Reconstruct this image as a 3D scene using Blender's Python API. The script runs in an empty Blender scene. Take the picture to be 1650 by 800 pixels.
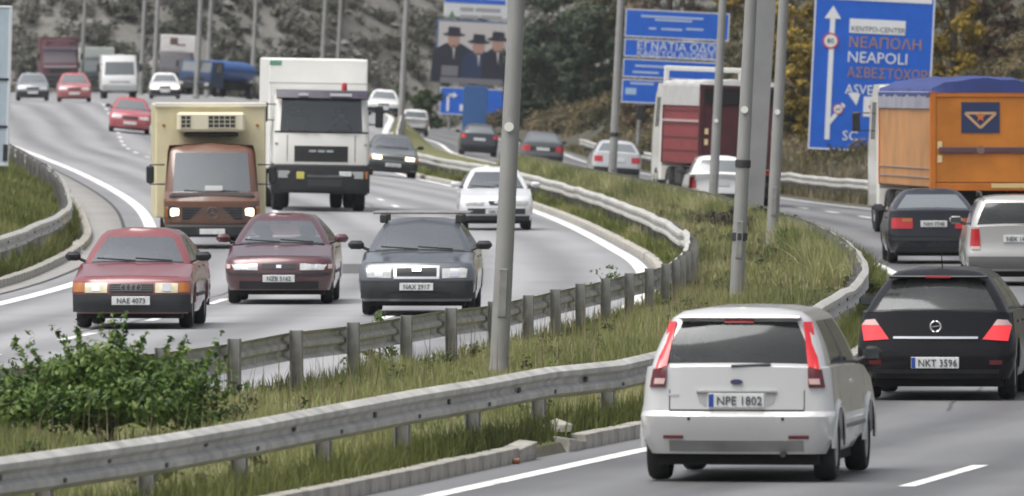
import bpy, math, random
import numpy as np
from mathutils import Vector, Matrix

random.seed(11)
rng = np.random.default_rng(5)
SC = bpy.context.scene
COL = SC.collection
R = math.radians

# ------------------------------------------------------------------ camera, world, sun, exposure
CAM_H = 3.65          # eye height above the road
FPX = 18500.0         # focal length in pixels of a 1650 wide picture (long telephoto)
K = FPX / 15000.0     # road tables below are written for 15000
cam = bpy.data.cameras.new("camera")
cam.sensor_width = 36.0
cam.lens = FPX / 1650.0 * 36.0
cam.clip_start = 1.0
cam.clip_end = 4000.0
cam.dof.use_dof = True
cam.dof.focus_distance = 145.0
cam.dof.aperture_fstop = 8.0
cam_ob = bpy.data.objects.new("camera", cam)
COL.objects.link(cam_ob)
cam_ob.location = (0, 0, CAM_H)
cam_ob.rotation_euler = (R(90) - math.atan(285.0 / FPX), 0, 0)
SC.camera = cam_ob

SUN_EL, SUN_AZ = 66.0, 240.0
world = bpy.data.worlds.new("World")
SC.world = world
world.use_nodes = True
wn = world.node_tree.nodes
wl = world.node_tree.links
bg = wn["Background"]
sky = wn.new("ShaderNodeTexSky")
sky.sky_type = 'NISHITA'
sky.sun_disc = False
sky.sun_elevation = R(SUN_EL)
sky.sun_rotation = R(SUN_AZ)
sky.altitude = 50
sky.air_density = 1.0
sky.dust_density = 6.0
sky.ozone_density = 1.0
hs = wn.new("ShaderNodeHueSaturation")
hs.inputs["Saturation"].default_value = 0.36      # overcast: the blue is filtered out
wl.new(sky.outputs[0], hs.inputs["Color"])
wl.new(hs.outputs[0], bg.inputs["Color"])
bg.inputs["Strength"].default_value = 0.11

sun = bpy.data.lights.new("sun", 'SUN')
sun.energy = 1.5
sun.angle = R(45)
sun.color = (1.0, 0.985, 0.96)
sun_ob = bpy.data.objects.new("sun", sun)
COL.objects.link(sun_ob)
sun_ob.location = (0, 0, 60)
az = R(SUN_AZ)
sd = Vector((math.sin(az) * math.cos(R(SUN_EL)), math.cos(az) * math.cos(R(SUN_EL)), math.sin(R(SUN_EL))))
sun_ob.rotation_euler = sd.to_track_quat('Z', 'Y').to_euler()

vs = SC.view_settings
vs.view_transform = 'Standard'
vs.look = 'None'
vs.exposure = 0.75
vs.gamma = 1.0
vs.use_curve_mapping = False
SC.cycles.use_denoising = True
SC.cycles.max_bounces = 6
SC.cycles.transparent_max_bounces = 12
SC.cycles.filter_width = 1.8

# ------------------------------------------------------------------ materials
MATS = {}
def _nt(name):
    m = bpy.data.materials.new(name)
    m.use_nodes = True
    n = m.node_tree.nodes
    b = n["Principled BSDF"]
    return m, n, m.node_tree.links, b

def mat(name, col, rough=0.5, metal=0.0, coat=0.0, var=0.0, scale=3.0, emit=0.0, bump=0.0, bscale=40.0, spec=None):
    if name in MATS:
        return MATS[name]
    m, n, l, b = _nt(name)
    b.inputs["Base Color"].default_value = (*col, 1)
    b.inputs["Roughness"].default_value = rough
    b.inputs["Metallic"].default_value = metal
    if coat:
        b.inputs["Coat Weight"].default_value = coat
        b.inputs["Coat Roughness"].default_value = 0.08
    if spec is not None:
        b.inputs["Specular IOR Level"].default_value = spec
    if emit:
        b.inputs["Emission Color"].default_value = (*col, 1)
        b.inputs["Emission Strength"].default_value = emit
    if var or bump:
        tc = n.new("ShaderNodeTexCoord")
        if var:
            nz = n.new("ShaderNodeTexNoise")
            nz.inputs["Scale"].default_value = scale
            nz.inputs["Detail"].default_value = 5
            l.new(tc.outputs["Object"], nz.inputs["Vector"])
            rp = n.new("ShaderNodeValToRGB")
            rp.color_ramp.elements[0].position = 0.3
            rp.color_ramp.elements[1].position = 0.72
            rp.color_ramp.elements[0].color = (*[c * (1 - var) for c in col], 1)
            rp.color_ramp.elements[1].color = (*[min(1, c * (1 + var)) for c in col], 1)
            l.new(nz.outputs["Fac"], rp.inputs[0])
            l.new(rp.outputs[0], b.inputs["Base Color"])
            mr = n.new("ShaderNodeMapRange")
            mr.inputs["To Min"].default_value = rough * 0.85
            mr.inputs["To Max"].default_value = min(1, rough * 1.25)
            l.new(nz.outputs["Fac"], mr.inputs["Value"])
            l.new(mr.outputs[0], b.inputs["Roughness"])
        if bump:
            n2 = n.new("ShaderNodeTexNoise")
            n2.inputs["Scale"].default_value = bscale
            n2.inputs["Detail"].default_value = 4
            l.new(tc.outputs["Object"], n2.inputs["Vector"])
            bp = n.new("ShaderNodeBump")
            bp.inputs["Strength"].default_value = bump
            bp.inputs["Distance"].default_value = 0.02
            l.new(n2.outputs["Fac"], bp.inputs["Height"])
            l.new(bp.outputs[0], b.inputs["Normal"])
    MATS[name] = m
    return m

def paint(name, col, metal=0.0, rough=0.28, dirt=0.5, coat=1.0, spec=.5):
    """car paint with a film of road dust that thickens towards the sills and bumpers"""
    if name in MATS:
        return MATS[name]
    m, n, l, b = _nt(name)
    b.inputs["Metallic"].default_value = metal
    b.inputs["Coat Weight"].default_value = coat
    b.inputs["Coat Roughness"].default_value = 0.1
    b.inputs["Specular IOR Level"].default_value = spec
    tc = n.new("ShaderNodeTexCoord")
    sx = n.new("ShaderNodeSeparateXYZ")
    l.new(tc.outputs["Object"], sx.inputs[0])
    mr = n.new("ShaderNodeMapRange")
    mr.inputs["From Min"].default_value = 0.65
    mr.inputs["From Max"].default_value = 0.2
    l.new(sx.outputs["Z"], mr.inputs["Value"])
    nz = n.new("ShaderNodeTexNoise")
    nz.inputs["Scale"].default_value = 2.6
    nz.inputs["Detail"].default_value = 6
    nz.inputs["Roughness"].default_value = 0.65
    l.new(tc.outputs["Object"], nz.inputs["Vector"])
    mu = n.new("ShaderNodeMath"); mu.operation = 'MULTIPLY'
    l.new(mr.outputs[0], mu.inputs[0]); l.new(nz.outputs["Fac"], mu.inputs[1])
    ad = n.new("ShaderNodeMath"); ad.operation = 'MULTIPLY_ADD'
    l.new(nz.outputs["Fac"], ad.inputs[0]); ad.inputs[1].default_value = 0.16
    l.new(mu.outputs[0], ad.inputs[2])
    mx = n.new("ShaderNodeMath"); mx.operation = 'MULTIPLY'; mx.use_clamp = True
    l.new(ad.outputs[0], mx.inputs[0]); mx.inputs[1].default_value = dirt
    mix = n.new("ShaderNodeMix"); mix.data_type = 'RGBA'
    l.new(mx.outputs[0], mix.inputs[0])
    mix.inputs[6].default_value = (*col, 1)
    mix.inputs[7].default_value = (0.14, 0.13, 0.115, 1)
    l.new(mix.outputs[2], b.inputs["Base Color"])
    rr = n.new("ShaderNodeMapRange")
    rr.inputs["To Min"].default_value = rough
    rr.inputs["To Max"].default_value = 0.7
    l.new(mx.outputs[0], rr.inputs["Value"])
    l.new(rr.outputs[0], b.inputs["Roughness"])
    MATS[name] = m
    return m

def glass(name, tint=(0.62, 0.68, 0.66), base=0.08):
    if name in MATS:
        return MATS[name]
    m, n, l, b = _nt(name)
    out = n["Material Output"]
    n.remove(b)
    tr = n.new("ShaderNodeBsdfTransparent"); tr.inputs[0].default_value = (*tint, 1)
    gl = n.new("ShaderNodeBsdfGlossy"); gl.inputs["Roughness"].default_value = 0.06
    gl.inputs[0].default_value = (0.95, 0.98, 1.0, 1)
    fr = n.new("ShaderNodeFresnel"); fr.inputs[0].default_value = 1.52
    ad = n.new("ShaderNodeMath"); ad.operation = 'ADD'; ad.use_clamp = True
    l.new(fr.outputs[0], ad.inputs[0]); ad.inputs[1].default_value = base
    df = n.new("ShaderNodeBsdfDiffuse"); df.inputs[0].default_value = (0.45, 0.46, 0.45, 1)
    nz = n.new("ShaderNodeTexNoise"); nz.inputs["Scale"].default_value = 1.8; nz.inputs["Detail"].default_value = 5
    tc = n.new("ShaderNodeTexCoord"); l.new(tc.outputs["Object"], nz.inputs["Vector"])
    mr = n.new("ShaderNodeMapRange"); mr.inputs["To Min"].default_value = 0.0; mr.inputs["To Max"].default_value = 0.10
    l.new(nz.outputs["Fac"], mr.inputs["Value"])
    m0 = n.new("ShaderNodeMixShader")            # thin film of dust on the pane
    l.new(mr.outputs[0], m0.inputs[0]); l.new(tr.outputs[0], m0.inputs[1]); l.new(df.outputs[0], m0.inputs[2])
    mx = n.new("ShaderNodeMixShader")
    l.new(ad.outputs[0], mx.inputs[0]); l.new(m0.outputs[0], mx.inputs[1]); l.new(gl.outputs[0], mx.inputs[2])
    l.new(mx.outputs[0], out.inputs[0])
    MATS[name] = m
    return m

def tinted(name, cols, rough=0.75, trans=0.25):
    """plant colour from the per-leaf 'tint' attribute"""
    if name in MATS:
        return MATS[name]
    m, n, l, b = _nt(name)
    at = n.new("ShaderNodeAttribute"); at.attribute_name = "tint"
    rp = n.new("ShaderNodeValToRGB")
    while len(rp.color_ramp.elements) < len(cols):
        rp.color_ramp.elements.new(0.5)
    for i, c in enumerate(cols):
        rp.color_ramp.elements[i].position = i / (len(cols) - 1)
        rp.color_ramp.elements[i].color = (*c, 1)
    l.new(at.outputs["Fac"], rp.inputs[0])
    l.new(rp.outputs[0], b.inputs["Base Color"])
    b.inputs["Roughness"].default_value = rough
    b.inputs["Specular IOR Level"].default_value = 0.25
    if trans:
        tl = n.new("ShaderNodeBsdfTranslucent")
        l.new(rp.outputs[0], tl.inputs[0])
        mx = n.new("ShaderNodeMixShader"); mx.inputs[0].default_value = trans
        l.new(b.outputs[0], mx.inputs[1]); l.new(tl.outputs[0], mx.inputs[2])
        l.new(mx.outputs[0], n["Material Output"].inputs[0])
    MATS[name] = m
    return m

def ground_mat(name, cols, scales=(0.12, 0.9, 9.0), rough=0.95, bump=0.6):
    if name in MATS:
        return MATS[name]
    m, n, l, b = _nt(name)
    tc = n.new("ShaderNodeTexCoord")
    acc = None
    for sc_, w in zip(scales, (0.45, 0.35, 0.3)):
        nz = n.new("ShaderNodeTexNoise"); nz.inputs["Scale"].default_value = sc_; nz.inputs["Detail"].default_value = 7
        nz.inputs["Roughness"].default_value = 0.62
        l.new(tc.outputs["Object"], nz.inputs["Vector"])
        mu = n.new("ShaderNodeMath"); mu.operation = 'MULTIPLY_ADD'
        l.new(nz.outputs["Fac"], mu.inputs[0]); mu.inputs[1].default_value = w
        if acc is None: mu.inputs[2].default_value = -0.04
        else: l.new(acc, mu.inputs[2])
        acc = mu.outputs[0]
    rp = n.new("ShaderNodeValToRGB")
    while len(rp.color_ramp.elements) < len(cols):
        rp.color_ramp.elements.new(0.5)
    for i, c in enumerate(cols):
        rp.color_ramp.elements[i].position = 0.3 + 0.4 * i / (len(cols) - 1)
        rp.color_ramp.elements[i].color = (*c, 1)
    l.new(acc, rp.inputs[0]); l.new(rp.outputs[0], b.inputs["Base Color"])
    b.inputs["Roughness"].default_value = rough
    b.inputs["Specular IOR Level"].default_value = 0.15
    bp = n.new("ShaderNodeBump"); bp.inputs["Strength"].default_value = bump; bp.inputs["Distance"].default_value = 0.15
    l.new(acc, bp.inputs["Height"]); l.new(bp.outputs[0], b.inputs["Normal"])
    MATS[name] = m
    return m

def asphalt(name, c0, c1, rough, streak=0.5, track=.13):
    """worn asphalt: aggregate grain, patches, oil streaks running along the lanes (UV: x across, y along)"""
    m, n, l, b = _nt(name)
    uv = n.new("ShaderNodeUVMap")
    mp = n.new("ShaderNodeMapping"); mp.inputs["Scale"].default_value = (1.1, 0.035, 1)
    l.new(uv.outputs[0], mp.inputs[0])
    n1 = n.new("ShaderNodeTexNoise"); n1.inputs["Scale"].default_value = 1.0; n1.inputs["Detail"].default_value = 5
    l.new(mp.outputs[0], n1.inputs["Vector"])
    n2 = n.new("ShaderNodeTexNoise"); n2.inputs["Scale"].default_value = 0.22; n2.inputs["Detail"].default_value = 7
    n2.inputs["Roughness"].default_value = 0.7
    l.new(uv.outputs[0], n2.inputs["Vector"])
    n3 = n.new("ShaderNodeTexNoise"); n3.inputs["Scale"].default_value = 28; n3.inputs["Detail"].default_value = 3
    l.new(uv.outputs[0], n3.inputs["Vector"])
    a = n.new("ShaderNodeMath"); a.operation = 'MULTIPLY_ADD'; a.inputs[1].default_value = streak
    l.new(n1.outputs["Fac"], a.inputs[0]); a.inputs[2].default_value = 0
    a2 = n.new("ShaderNodeMath"); a2.operation = 'MULTIPLY_ADD'; a2.inputs[1].default_value = 0.45
    l.new(n2.outputs["Fac"], a2.inputs[0]); l.new(a.outputs[0], a2.inputs[2])
    a3 = n.new("ShaderNodeMath"); a3.operation = 'MULTIPLY_ADD'; a3.inputs[1].default_value = 0.12
    l.new(n3.outputs["Fac"], a3.inputs[0]); l.new(a2.outputs[0], a3.inputs[2])
    sp = n.new("ShaderNodeSeparateXYZ"); l.new(uv.outputs[0], sp.inputs[0])
    wv = n.new("ShaderNodeMath"); wv.operation = 'MULTIPLY_ADD'; wv.inputs[1].default_value = 2*math.pi/1.68; wv.inputs[2].default_value = .6
    l.new(sp.outputs["X"], wv.inputs[0])
    sn = n.new("ShaderNodeMath"); sn.operation = 'SINE'; l.new(wv.outputs[0], sn.inputs[0])
    tk = n.new("ShaderNodeMath"); tk.operation = 'MULTIPLY_ADD'; tk.inputs[1].default_value = track; l.new(sn.outputs[0], tk.inputs[0]); l.new(a3.outputs[0], tk.inputs[2])
    a3 = tk
    rp = n.new("ShaderNodeValToRGB")
    rp.color_ramp.elements[0].position = 0.32; rp.color_ramp.elements[1].position = 0.72
    rp.color_ramp.elements[0].color = (*c0, 1); rp.color_ramp.elements[1].color = (*c1, 1)
    l.new(a3.outputs[0], rp.inputs[0]); l.new(rp.outputs[0], b.inputs["Base Color"])
    mr = n.new("ShaderNodeMapRange"); mr.inputs["To Min"].default_value = rough - 0.1; mr.inputs["To Max"].default_value = rough + 0.12
    l.new(a2.outputs[0], mr.inputs["Value"]); l.new(mr.outputs[0], b.inputs["Roughness"])
    bp = n.new("ShaderNodeBump"); bp.inputs["Strength"].default_value = 0.25; bp.inputs["Distance"].default_value = 0.01
    l.new(n3.outputs["Fac"], bp.inputs["Height"]); l.new(bp.outputs[0], b.inputs["Normal"])
    MATS[name] = m
    return m

# ------------------------------------------------------------------ object helpers
def tag(o, label=None, cat=None, group=None, kind=None):
    if label: o["label"] = label
    if cat: o["category"] = cat
    if group: o["group"] = group
    if kind: o["kind"] = kind
    return o

def empty(name, loc=(0, 0, 0), rz=0.0):
    o = bpy.data.objects.new(name, None)
    o.empty_display_size = 0.3
    COL.objects.link(o)
    o.location = loc
    o.rotation_euler = (0, 0, rz)
    return o

def link(name, me, m=None, parent=None):
    o = bpy.data.objects.new(name, me)
    COL.objects.link(o)
    if m is not None and not me.materials:
        me.materials.append(m)
    if parent is not None:
        o.parent = parent
    return o

def fast_mesh(name, verts, faces, tint=None, smooth=False):
    """verts (N,3), faces (M,k) numpy arrays"""
    me = bpy.data.meshes.new(name)
    nv, (nf, k) = len(verts), faces.shape
    me.vertices.add(nv); me.loops.add(nf * k); me.polygons.add(nf)
    me.vertices.foreach_set("co", np.asarray(verts, np.float32).ravel())
    me.loops.foreach_set("vertex_index", np.asarray(faces, np.int32).ravel())
    me.polygons.foreach_set("loop_start", np.arange(0, nf * k, k, dtype=np.int32))
    me.polygons.foreach_set("loop_total", np.full(nf, k, np.int32))
    if smooth:
        me.polygons.foreach_set("use_smooth", np.ones(nf, bool))
    if tint is not None:
        at = me.attributes.new("tint", 'FLOAT', 'POINT')
        at.data.foreach_set("value", np.asarray(tint, np.float32))
    me.update(calc_edges=True)
    return me

class MB:
    """collects shapes, builds ONE mesh object"""
    def __init__(s): s.v = []; s.f = []; s.uv = None
    def add(s, vs_, fs_):
        o = len(s.v)
        s.v += [tuple(p) for p in vs_]
        s.f += [tuple(i + o for i in f) for f in fs_]
        return s
    def box(s, x0, x1, y0, y1, z0, z1, b=0.0):
        if b <= 0:
            return s.add([(x0,y0,z0),(x1,y0,z0),(x1,y1,z0),(x0,y1,z0),(x0,y0,z1),(x1,y0,z1),(x1,y1,z1),(x0,y1,z1)],
                         [(0,3,2,1),(4,5,6,7),(0,1,5,4),(1,2,6,5),(2,3,7,6),(3,0,4,7)])
        b = min(b, (x1-x0)*.49, (y1-y0)*.49, (z1-z0)*.49)
        c = ((x0+x1)/2, (y0+y1)/2, (z0+z1)/2); h = ((x1-x0)/2, (y1-y0)/2, (z1-z0)/2)
        vs_ = []; idx = {}
        for sx in (-1, 1):
            for sy in (-1, 1):
                for sz in (-1, 1):
                    for ax in range(3):
                        p = [h[0]-b, h[1]-b, h[2]-b]; p[ax] = h[ax]
                        idx[(sx, sy, sz, ax)] = len(vs_)
                        vs_.append((c[0]+sx*p[0], c[1]+sy*p[1], c[2]+sz*p[2]))
        fs_ = []
        S = (-1, 1)
        for ax in range(3):
            o1, o2 = [a for a in range(3) if a != ax]
            for sg in S:
                q = []
                for (u, w) in ((-1,-1),(1,-1),(1,1),(-1,1)):
                    k = [0,0,0]; k[ax] = sg; k[o1] = u; k[o2] = w
                    q.append(idx[(*k, ax)])
                if (sg > 0) == (ax == 1): q.reverse()
                fs_.append(tuple(q))
        for ax in range(3):           # edges along ax
            o1, o2 = [a for a in range(3) if a != ax]
            for u in S:
                for w in S:
                    ks = []
                    for e in S:
                        k = [0,0,0]; k[ax] = e; k[o1] = u; k[o2] = w
                        ks.append(k)
                    q = (idx[(*ks[0], o1)], idx[(*ks[1], o1)], idx[(*ks[1], o2)], idx[(*ks[0], o2)])
                    fs_.append(q)
        for sx in S:
            for sy in S:
                for sz in S:
                    fs_.append((idx[(sx,sy,sz,0)], idx[(sx,sy,sz,1)], idx[(sx,sy,sz,2)]))
        return s.add(vs_, fs_)
    def grid(s, rows, close_u=False):
        """rows: list of equally long point lists"""
        m = len(rows[0]); o = []
        for i in range(len(rows) - 1):
            for j in range(m - (0 if close_u else 1)):
                j2 = (j + 1) % m
                o.append((i*m+j, i*m+j2, (i+1)*m+j2, (i+1)*m+j))
        return s.add([p for r in rows for p in r], o)
    def tube(s, pts, rad, n=8, cap=True):
        pts = [Vector(p) for p in pts]
        rad = rad if isinstance(rad, (list, tuple)) else [rad] * len(pts)
        rows = []
        t0 = (pts[1] - pts[0]).normalized()
        ref = Vector((0, 0, 1)) if abs(t0.z) < 0.9 else Vector((1, 0, 0))
        for i, p in enumerate(pts):
            t = (pts[min(i+1, len(pts)-1)] - pts[max(i-1, 0)]).normalized()
            a = t.cross(ref).normalized(); b2 = t.cross(a).normalized()
            rows.append([p + a*rad[i]*math.cos(2*math.pi*k/n) + b2*rad[i]*math.sin(2*math.pi*k/n) for k in range(n)])
        base = len(s.v)
        s.grid(rows, True)
        if cap:
            s.f.append(tuple(base + k for k in range(n)))
            L = base + (len(rows)-1)*n
            s.f.append(tuple(L + n-1-k for k in range(n)))
        return s
    def lathe_x(s, prof, c, n=20):
        """profile (x, r) turned about the x axis through c"""
        rows = [[(c[0]+x, c[1]+r*math.cos(2*math.pi*k/n), c[2]+r*math.sin(2*math.pi*k/n)) for k in range(n)] for x, r in prof]
        return s.grid(rows, True)
    def lathe_z(s, prof, c, n=16):
        rows = [[(c[0]+r*math.cos(2*math.pi*k/n), c[1]+r*math.sin(2*math.pi*k/n), c[2]+z) for k in range(n)] for z, r in prof]
        return s.grid(rows, True)
    def disc_y(s, c, r, n=20, r2=None, th=0.0):
        """disc (or ring) facing +-y"""
        r2 = 0.0 if r2 is None else r2
        rows = [[(c[0]+q*math.cos(2*math.pi*k/n), c[1], c[2]+q*math.sin(2*math.pi*k/n)) for k in range(n)] for q in (r2, r)]
        if th:
            rows.append([(c[0]+r*math.cos(2*math.pi*k/n), c[1]+th, c[2]+r*math.sin(2*math.pi*k/n)) for k in range(n)])
        return s.grid(rows, True)
    def prism(s, poly, y0, y1):
        """polygon in (x,z) extruded along y"""
        n = len(poly)
        return s.add([(x, y0, z) for x, z in poly] + [(x, y1, z) for x, z in poly],
                     [tuple(range(n)), tuple(range(2*n-1, n-1, -1))] + [(i, n+i, n+(i+1) % n, (i+1) % n) for i in range(n)])
    def prism_x(s, poly, x0, x1):
        """polygon in (y,z) extruded along x"""
        n = len(poly)
        return s.add([(x0, y, z) for y, z in poly] + [(x1, y, z) for y, z in poly],
                     [tuple(range(n)), tuple(range(2*n-1, n-1, -1))] + [(i, n+i, n+(i+1) % n, (i+1) % n) for i in range(n)])
    def mesh(s, name, smooth=None):
        me = bpy.data.meshes.new(name)
        me.from_pydata(s.v, [], s.f)
        me.validate()
        if smooth is not None:
            me.polygons.foreach_set("use_smooth", np.ones(len(me.polygons), bool))
            me.set_sharp_from_angle(angle=R(smooth))
        me.update()
        return me
    def build(s, name, m, parent=None, smooth=None, fix=True):
        me = s.mesh(name, smooth)
        if fix:
            import bmesh
            bm = bmesh.new(); bm.from_mesh(me)
            bmesh.ops.recalc_face_normals(bm, faces=bm.faces)
            bm.to_mesh(me); bm.free()
        return link(name, me, m, parent)

def text_mesh(txt, size, align='LEFT'):
    cu = bpy.data.curves.new("lettering", 'FONT')
    cu.body = txt; cu.size = size; cu.align_x = align; cu.resolution_u = 2
    cu.extrude = 0.004
    ob = bpy.data.objects.new("lettering", cu)
    COL.objects.link(ob)
    bpy.context.view_layer.update()
    dg = bpy.context.evaluated_depsgraph_get()
    me = bpy.data.meshes.new_from_object(ob.evaluated_get(dg))
    COL.objects.unlink(ob); bpy.data.objects.remove(ob); bpy.data.curves.remove(cu)
    return me

def lettering(txt, size, x, y, z, m, parent, align='LEFT', rz=0.0, sx=1.0, bold=0.0, name="lettering"):
    """upright lettering that faces -y; each word is a piece of its own"""
    words_ = txt.split(" ")
    if len(words_) > 1:
        ext = lambda t: max(v.co.x for v in text_mesh(t, size).vertices)
        tot = ext(txt); x0 = -tot/2 if align == 'CENTER' else 0.0; pre = ""; last = None
        for w in words_:
            pre = (pre+" "+w).strip()
            dx = (x0+ext(pre)-ext(w))*sx
            last = lettering(w, size, x+dx*math.cos(rz), y, z, m, parent, 'LEFT', rz, sx, bold, name)
        return last
    me = text_mesh(txt, size, align)
    me.materials.clear(); me.materials.append(m)
    o = link(name, me, None, parent)
    o.location = (x, y, z)
    o.rotation_euler = (R(90), 0, rz)
    o.scale = (sx, 1, 1)
    return o

# ------------------------------------------------------------------ road geometry (tables: distance in 15000 px units -> lateral metres)
class Tab:
    def __init__(s, d):
        s.y = [k for k in sorted(d)]; s.x = [d[k] for k in s.y]
        n = len(s.y); h = [s.y[i+1]-s.y[i] for i in range(n-1)]
        dl = [(s.x[i+1]-s.x[i])/h[i] for i in range(n-1)]
        s.m = [dl[0]] + [(dl[i-1]*h[i]+dl[i]*h[i-1])/(h[i]+h[i-1]) for i in range(1, n-1)] + [dl[-1]]
    def __call__(s, y):
        y = y / K
        if y <= s.y[0]: return s.x[0] + s.m[0]*(y-s.y[0])
        if y >= s.y[-1]: return s.x[-1] + s.m[-1]*(y-s.y[-1])
        lo, hi = 0, len(s.y)-1
        while hi - lo > 1:
            mid = (lo+hi)//2
            if s.y[mid] <= y: lo = mid
            else: hi = mid
        h = s.y[hi]-s.y[lo]; t = (y-s.y[lo])/h
        t2, t3 = t*t, t*t*t
        return (2*t3-3*t2+1)*s.x[lo] + (t3-2*t2+t)*h*s.m[lo] + (-2*t3+3*t2)*s.x[hi] + (t3-t2)*h*s.m[hi]

LR = Tab({60:-11.6, 70:-9.3, 80:-7.1, 90:-4.9, 99.4:-3.0, 106:-1.8, 119:.2, 126:.96, 136:2.05, 150:2.8, 161:3.06, 170:3.12, 178:3.08,
          192:2.8, 221:2.05, 251:.95, 284:-.6, 321:-2.9, 360:-4.3, 420:-5.0, 480:-5.5, 560:-7.5, 640:-11.5, 760:-18.5})
LL = Tab({60:-17.2, 80:-13.6, 100:-11.3, 126:-9.3, 146:-8.03, 158:-7.55, 175:-7.4, 206:-7.95, 214:-8.3, 240:-9.7, 276:-12.8, 295:-14.85,
          317:-17.2, 380:-21.5, 450:-27, 560:-36, 640:-43, 760:-55})
RR = Tab({60:-6.2, 70:-3.87, 80:-1.8, 89:0.0, 96:1.44, 106:2.85, 118:3.97, 140:5.28, 150:5.55, 170:5.75, 190:5.6, 215:4.95, 243:3.85, 260:3.1,
          281:2.2, 326:.4, 370:-1.7, 415:-3.6, 480:-5.0, 535:-6.9, 640:-11, 760:-17.6})
def ss(a, b, y):
    t = min(1, max(0, (y-a)/(b-a))); return t*t*(3-2*t)
def LK(Y): return LL(Y) - 1.1 - 0.5*ss(150, 240, Y/K)
def LE(Y): return LR(Y) - 0.42          # kerb line, right edge of the oncoming carriageway
def RK(Y): return RR(Y) + 0.42          # kerb line, left edge of the outbound carriageway
def RO(Y): return RK(Y) + 7.4           # outer edge of the outbound carriageway

def z_left(X, Y):
    y = Y/K
    return min(2.15, 1.2*ss(330, 480, y) + 0.09*ss(200, 340, y)*min(18, max(0, LE(Y)-X)))
def z_right(X, Y):
    return -0.07*ss(200, 320, Y/K)*min(8, max(0, X-RK(Y)))
def vnoise(x, y):
    return (math.sin(x*1.3+y*0.7)+math.sin(x*2.9-y*1.9+1.3)*.6+math.sin(x*0.53+y*2.3+4.0)*.8)/2.4
def ground_z(X, Y):
    y = Y/K
    lk, le, rk, ro = LK(Y), LE(Y), RK(Y), RO(Y)
    if X < lk:
        d = lk-X
        z = z_left(lk, Y)+.10+min(1.3, .05*min(d, .6)+.34*max(0, d-.6)) * (1-.75*ss(300, 340, y))
        z += .08*vnoise(X*1.1, Y*.6)*min(1, d)
    elif X <= le: z = z_left(X, Y)-.14
    elif X < rk:
        t = (X-le)/(rk-le)
        z = z_left(le, Y)*(1-t)+.08+.16*math.sin(math.pi*t)+.03*vnoise(X*2, Y*.8)
    elif X <= ro: z = z_right(X, Y)-.14
    else:
        d = X-ro
        slope = .10+.2*ss(260, 340, y)+.5*ss(410, 480, y)-.5*ss(490, 545, y)
        z = z_right(ro, Y)+.06+max(0, min(d-1.0, 26))*slope
        z += .25*vnoise(X*.5, Y*.2)*min(1, d*.3)
    hb = 690 + 25*math.sin(X*.05) - max(0, X)*3.0
    z += max(0, -70-y)*.35  # unseen slope behind the camera, added to cut horizon glare in reflections
    z += max(0, y-hb)*.62 + (1.2*vnoise(X*.22, Y*.12) + .6*vnoise(X*.7, Y*.35))*ss(0, 60, y-hb)
    return z
def heading_left(X, Y):
    """unit vector of oncoming traffic (towards the camera)"""
    a0, b0 = LL(Y), LE(Y); fr = (X-a0)/(b0-a0)
    e = 6.0
    x1 = LL(Y-e)*(1-fr)+LE(Y-e)*fr; x2 = LL(Y+e)*(1-fr)+LE(Y+e)*fr
    return Vector((x1-x2, -2*e, 0)).normalized()
def heading_right(X, Y):
    e = 6.0
    return Vector((RK(Y+e)-RK(Y-e), 2*e, 0)).normalized()
def px(x, d):        # lateral metres of picture column x at table distance d
    return (x-825)/FPX*d*K

# ================================================================== THE SETTING
LEAN = R(2.8)      # the roadway is banked towards the camera; what stands plumb leans against it
M_ASPH_L = asphalt("asphalt_worn", (.165, .165, .171), (.31, .31, .317), .5)
M_ASPH_R = asphalt("asphalt_dark", (.062, .063, .067), (.165, .166, .17), .48, .6)
M_SHOULDER = asphalt("shoulder_dusty", (.2, .195, .185), (.34, .33, .31), .8, .25)
M_SEAM = mat("asphalt_seam", (.05, .05, .05), .85)
M_LINE = mat("road_paint", (.78, .78, .76), .6, var=.08, scale=6)
def wear(m):          # paint worn through to the asphalt in flecks
    n, l = m.node_tree.nodes, m.node_tree.links
    b = n["Principled BSDF"]; src = b.inputs["Base Color"].links[0].from_socket
    g = n.new("ShaderNodeNewGeometry"); nz = n.new("ShaderNodeTexNoise"); nz.inputs["Scale"].default_value = 1.7; nz.inputs["Detail"].default_value = 8; nz.inputs["Roughness"].default_value = .8
    l.new(g.outputs["Position"], nz.inputs["Vector"])
    mr = n.new("ShaderNodeMapRange"); mr.inputs["From Min"].default_value = .5; mr.inputs["From Max"].default_value = .64; mr.inputs["To Max"].default_value = .8
    l.new(nz.outputs["Fac"], mr.inputs["Value"])
    mx = n.new("ShaderNodeMix"); mx.data_type = 'RGBA'; l.new(mr.outputs[0], mx.inputs[0]); l.new(src, mx.inputs[6]); mx.inputs[7].default_value = (.24, .24, .24, 1)
    l.new(mx.outputs[2], b.inputs["Base Color"])
wear(M_LINE)
M_GROUND = ground_mat("earth_and_turf", [(.035, .033, .027), (.06, .059, .044), (.09, .085, .066), (.125, .115, .095)])
M_CONC = mat("kerb_concrete", (.36, .34, .30), .9, var=.35, scale=5, bump=.5)
M_GALV = mat("galvanised_steel", (.43, .42, .39), .58, metal=.2, var=.28, scale=3.5)
M_GALV_D = mat("weathered_post_steel", (.23, .23, .22), .65, metal=.1, var=.25, scale=6)
M_POLE = mat("pole_steel", (.27, .27, .262), .6, metal=.15, var=.12, scale=1.5)
M_DARK = mat("dark_steel", (.03, .03, .032), .6)
M_HILL = ground_mat("scrubby_hillside", [(.09, .09, .08), (.13, .128, .115), (.175, .17, .158), (.23, .224, .212)], scales=(.15, .8, 3.0), bump=.8)  # hill greys lightened and evened out: part of the haze is painted in

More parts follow.
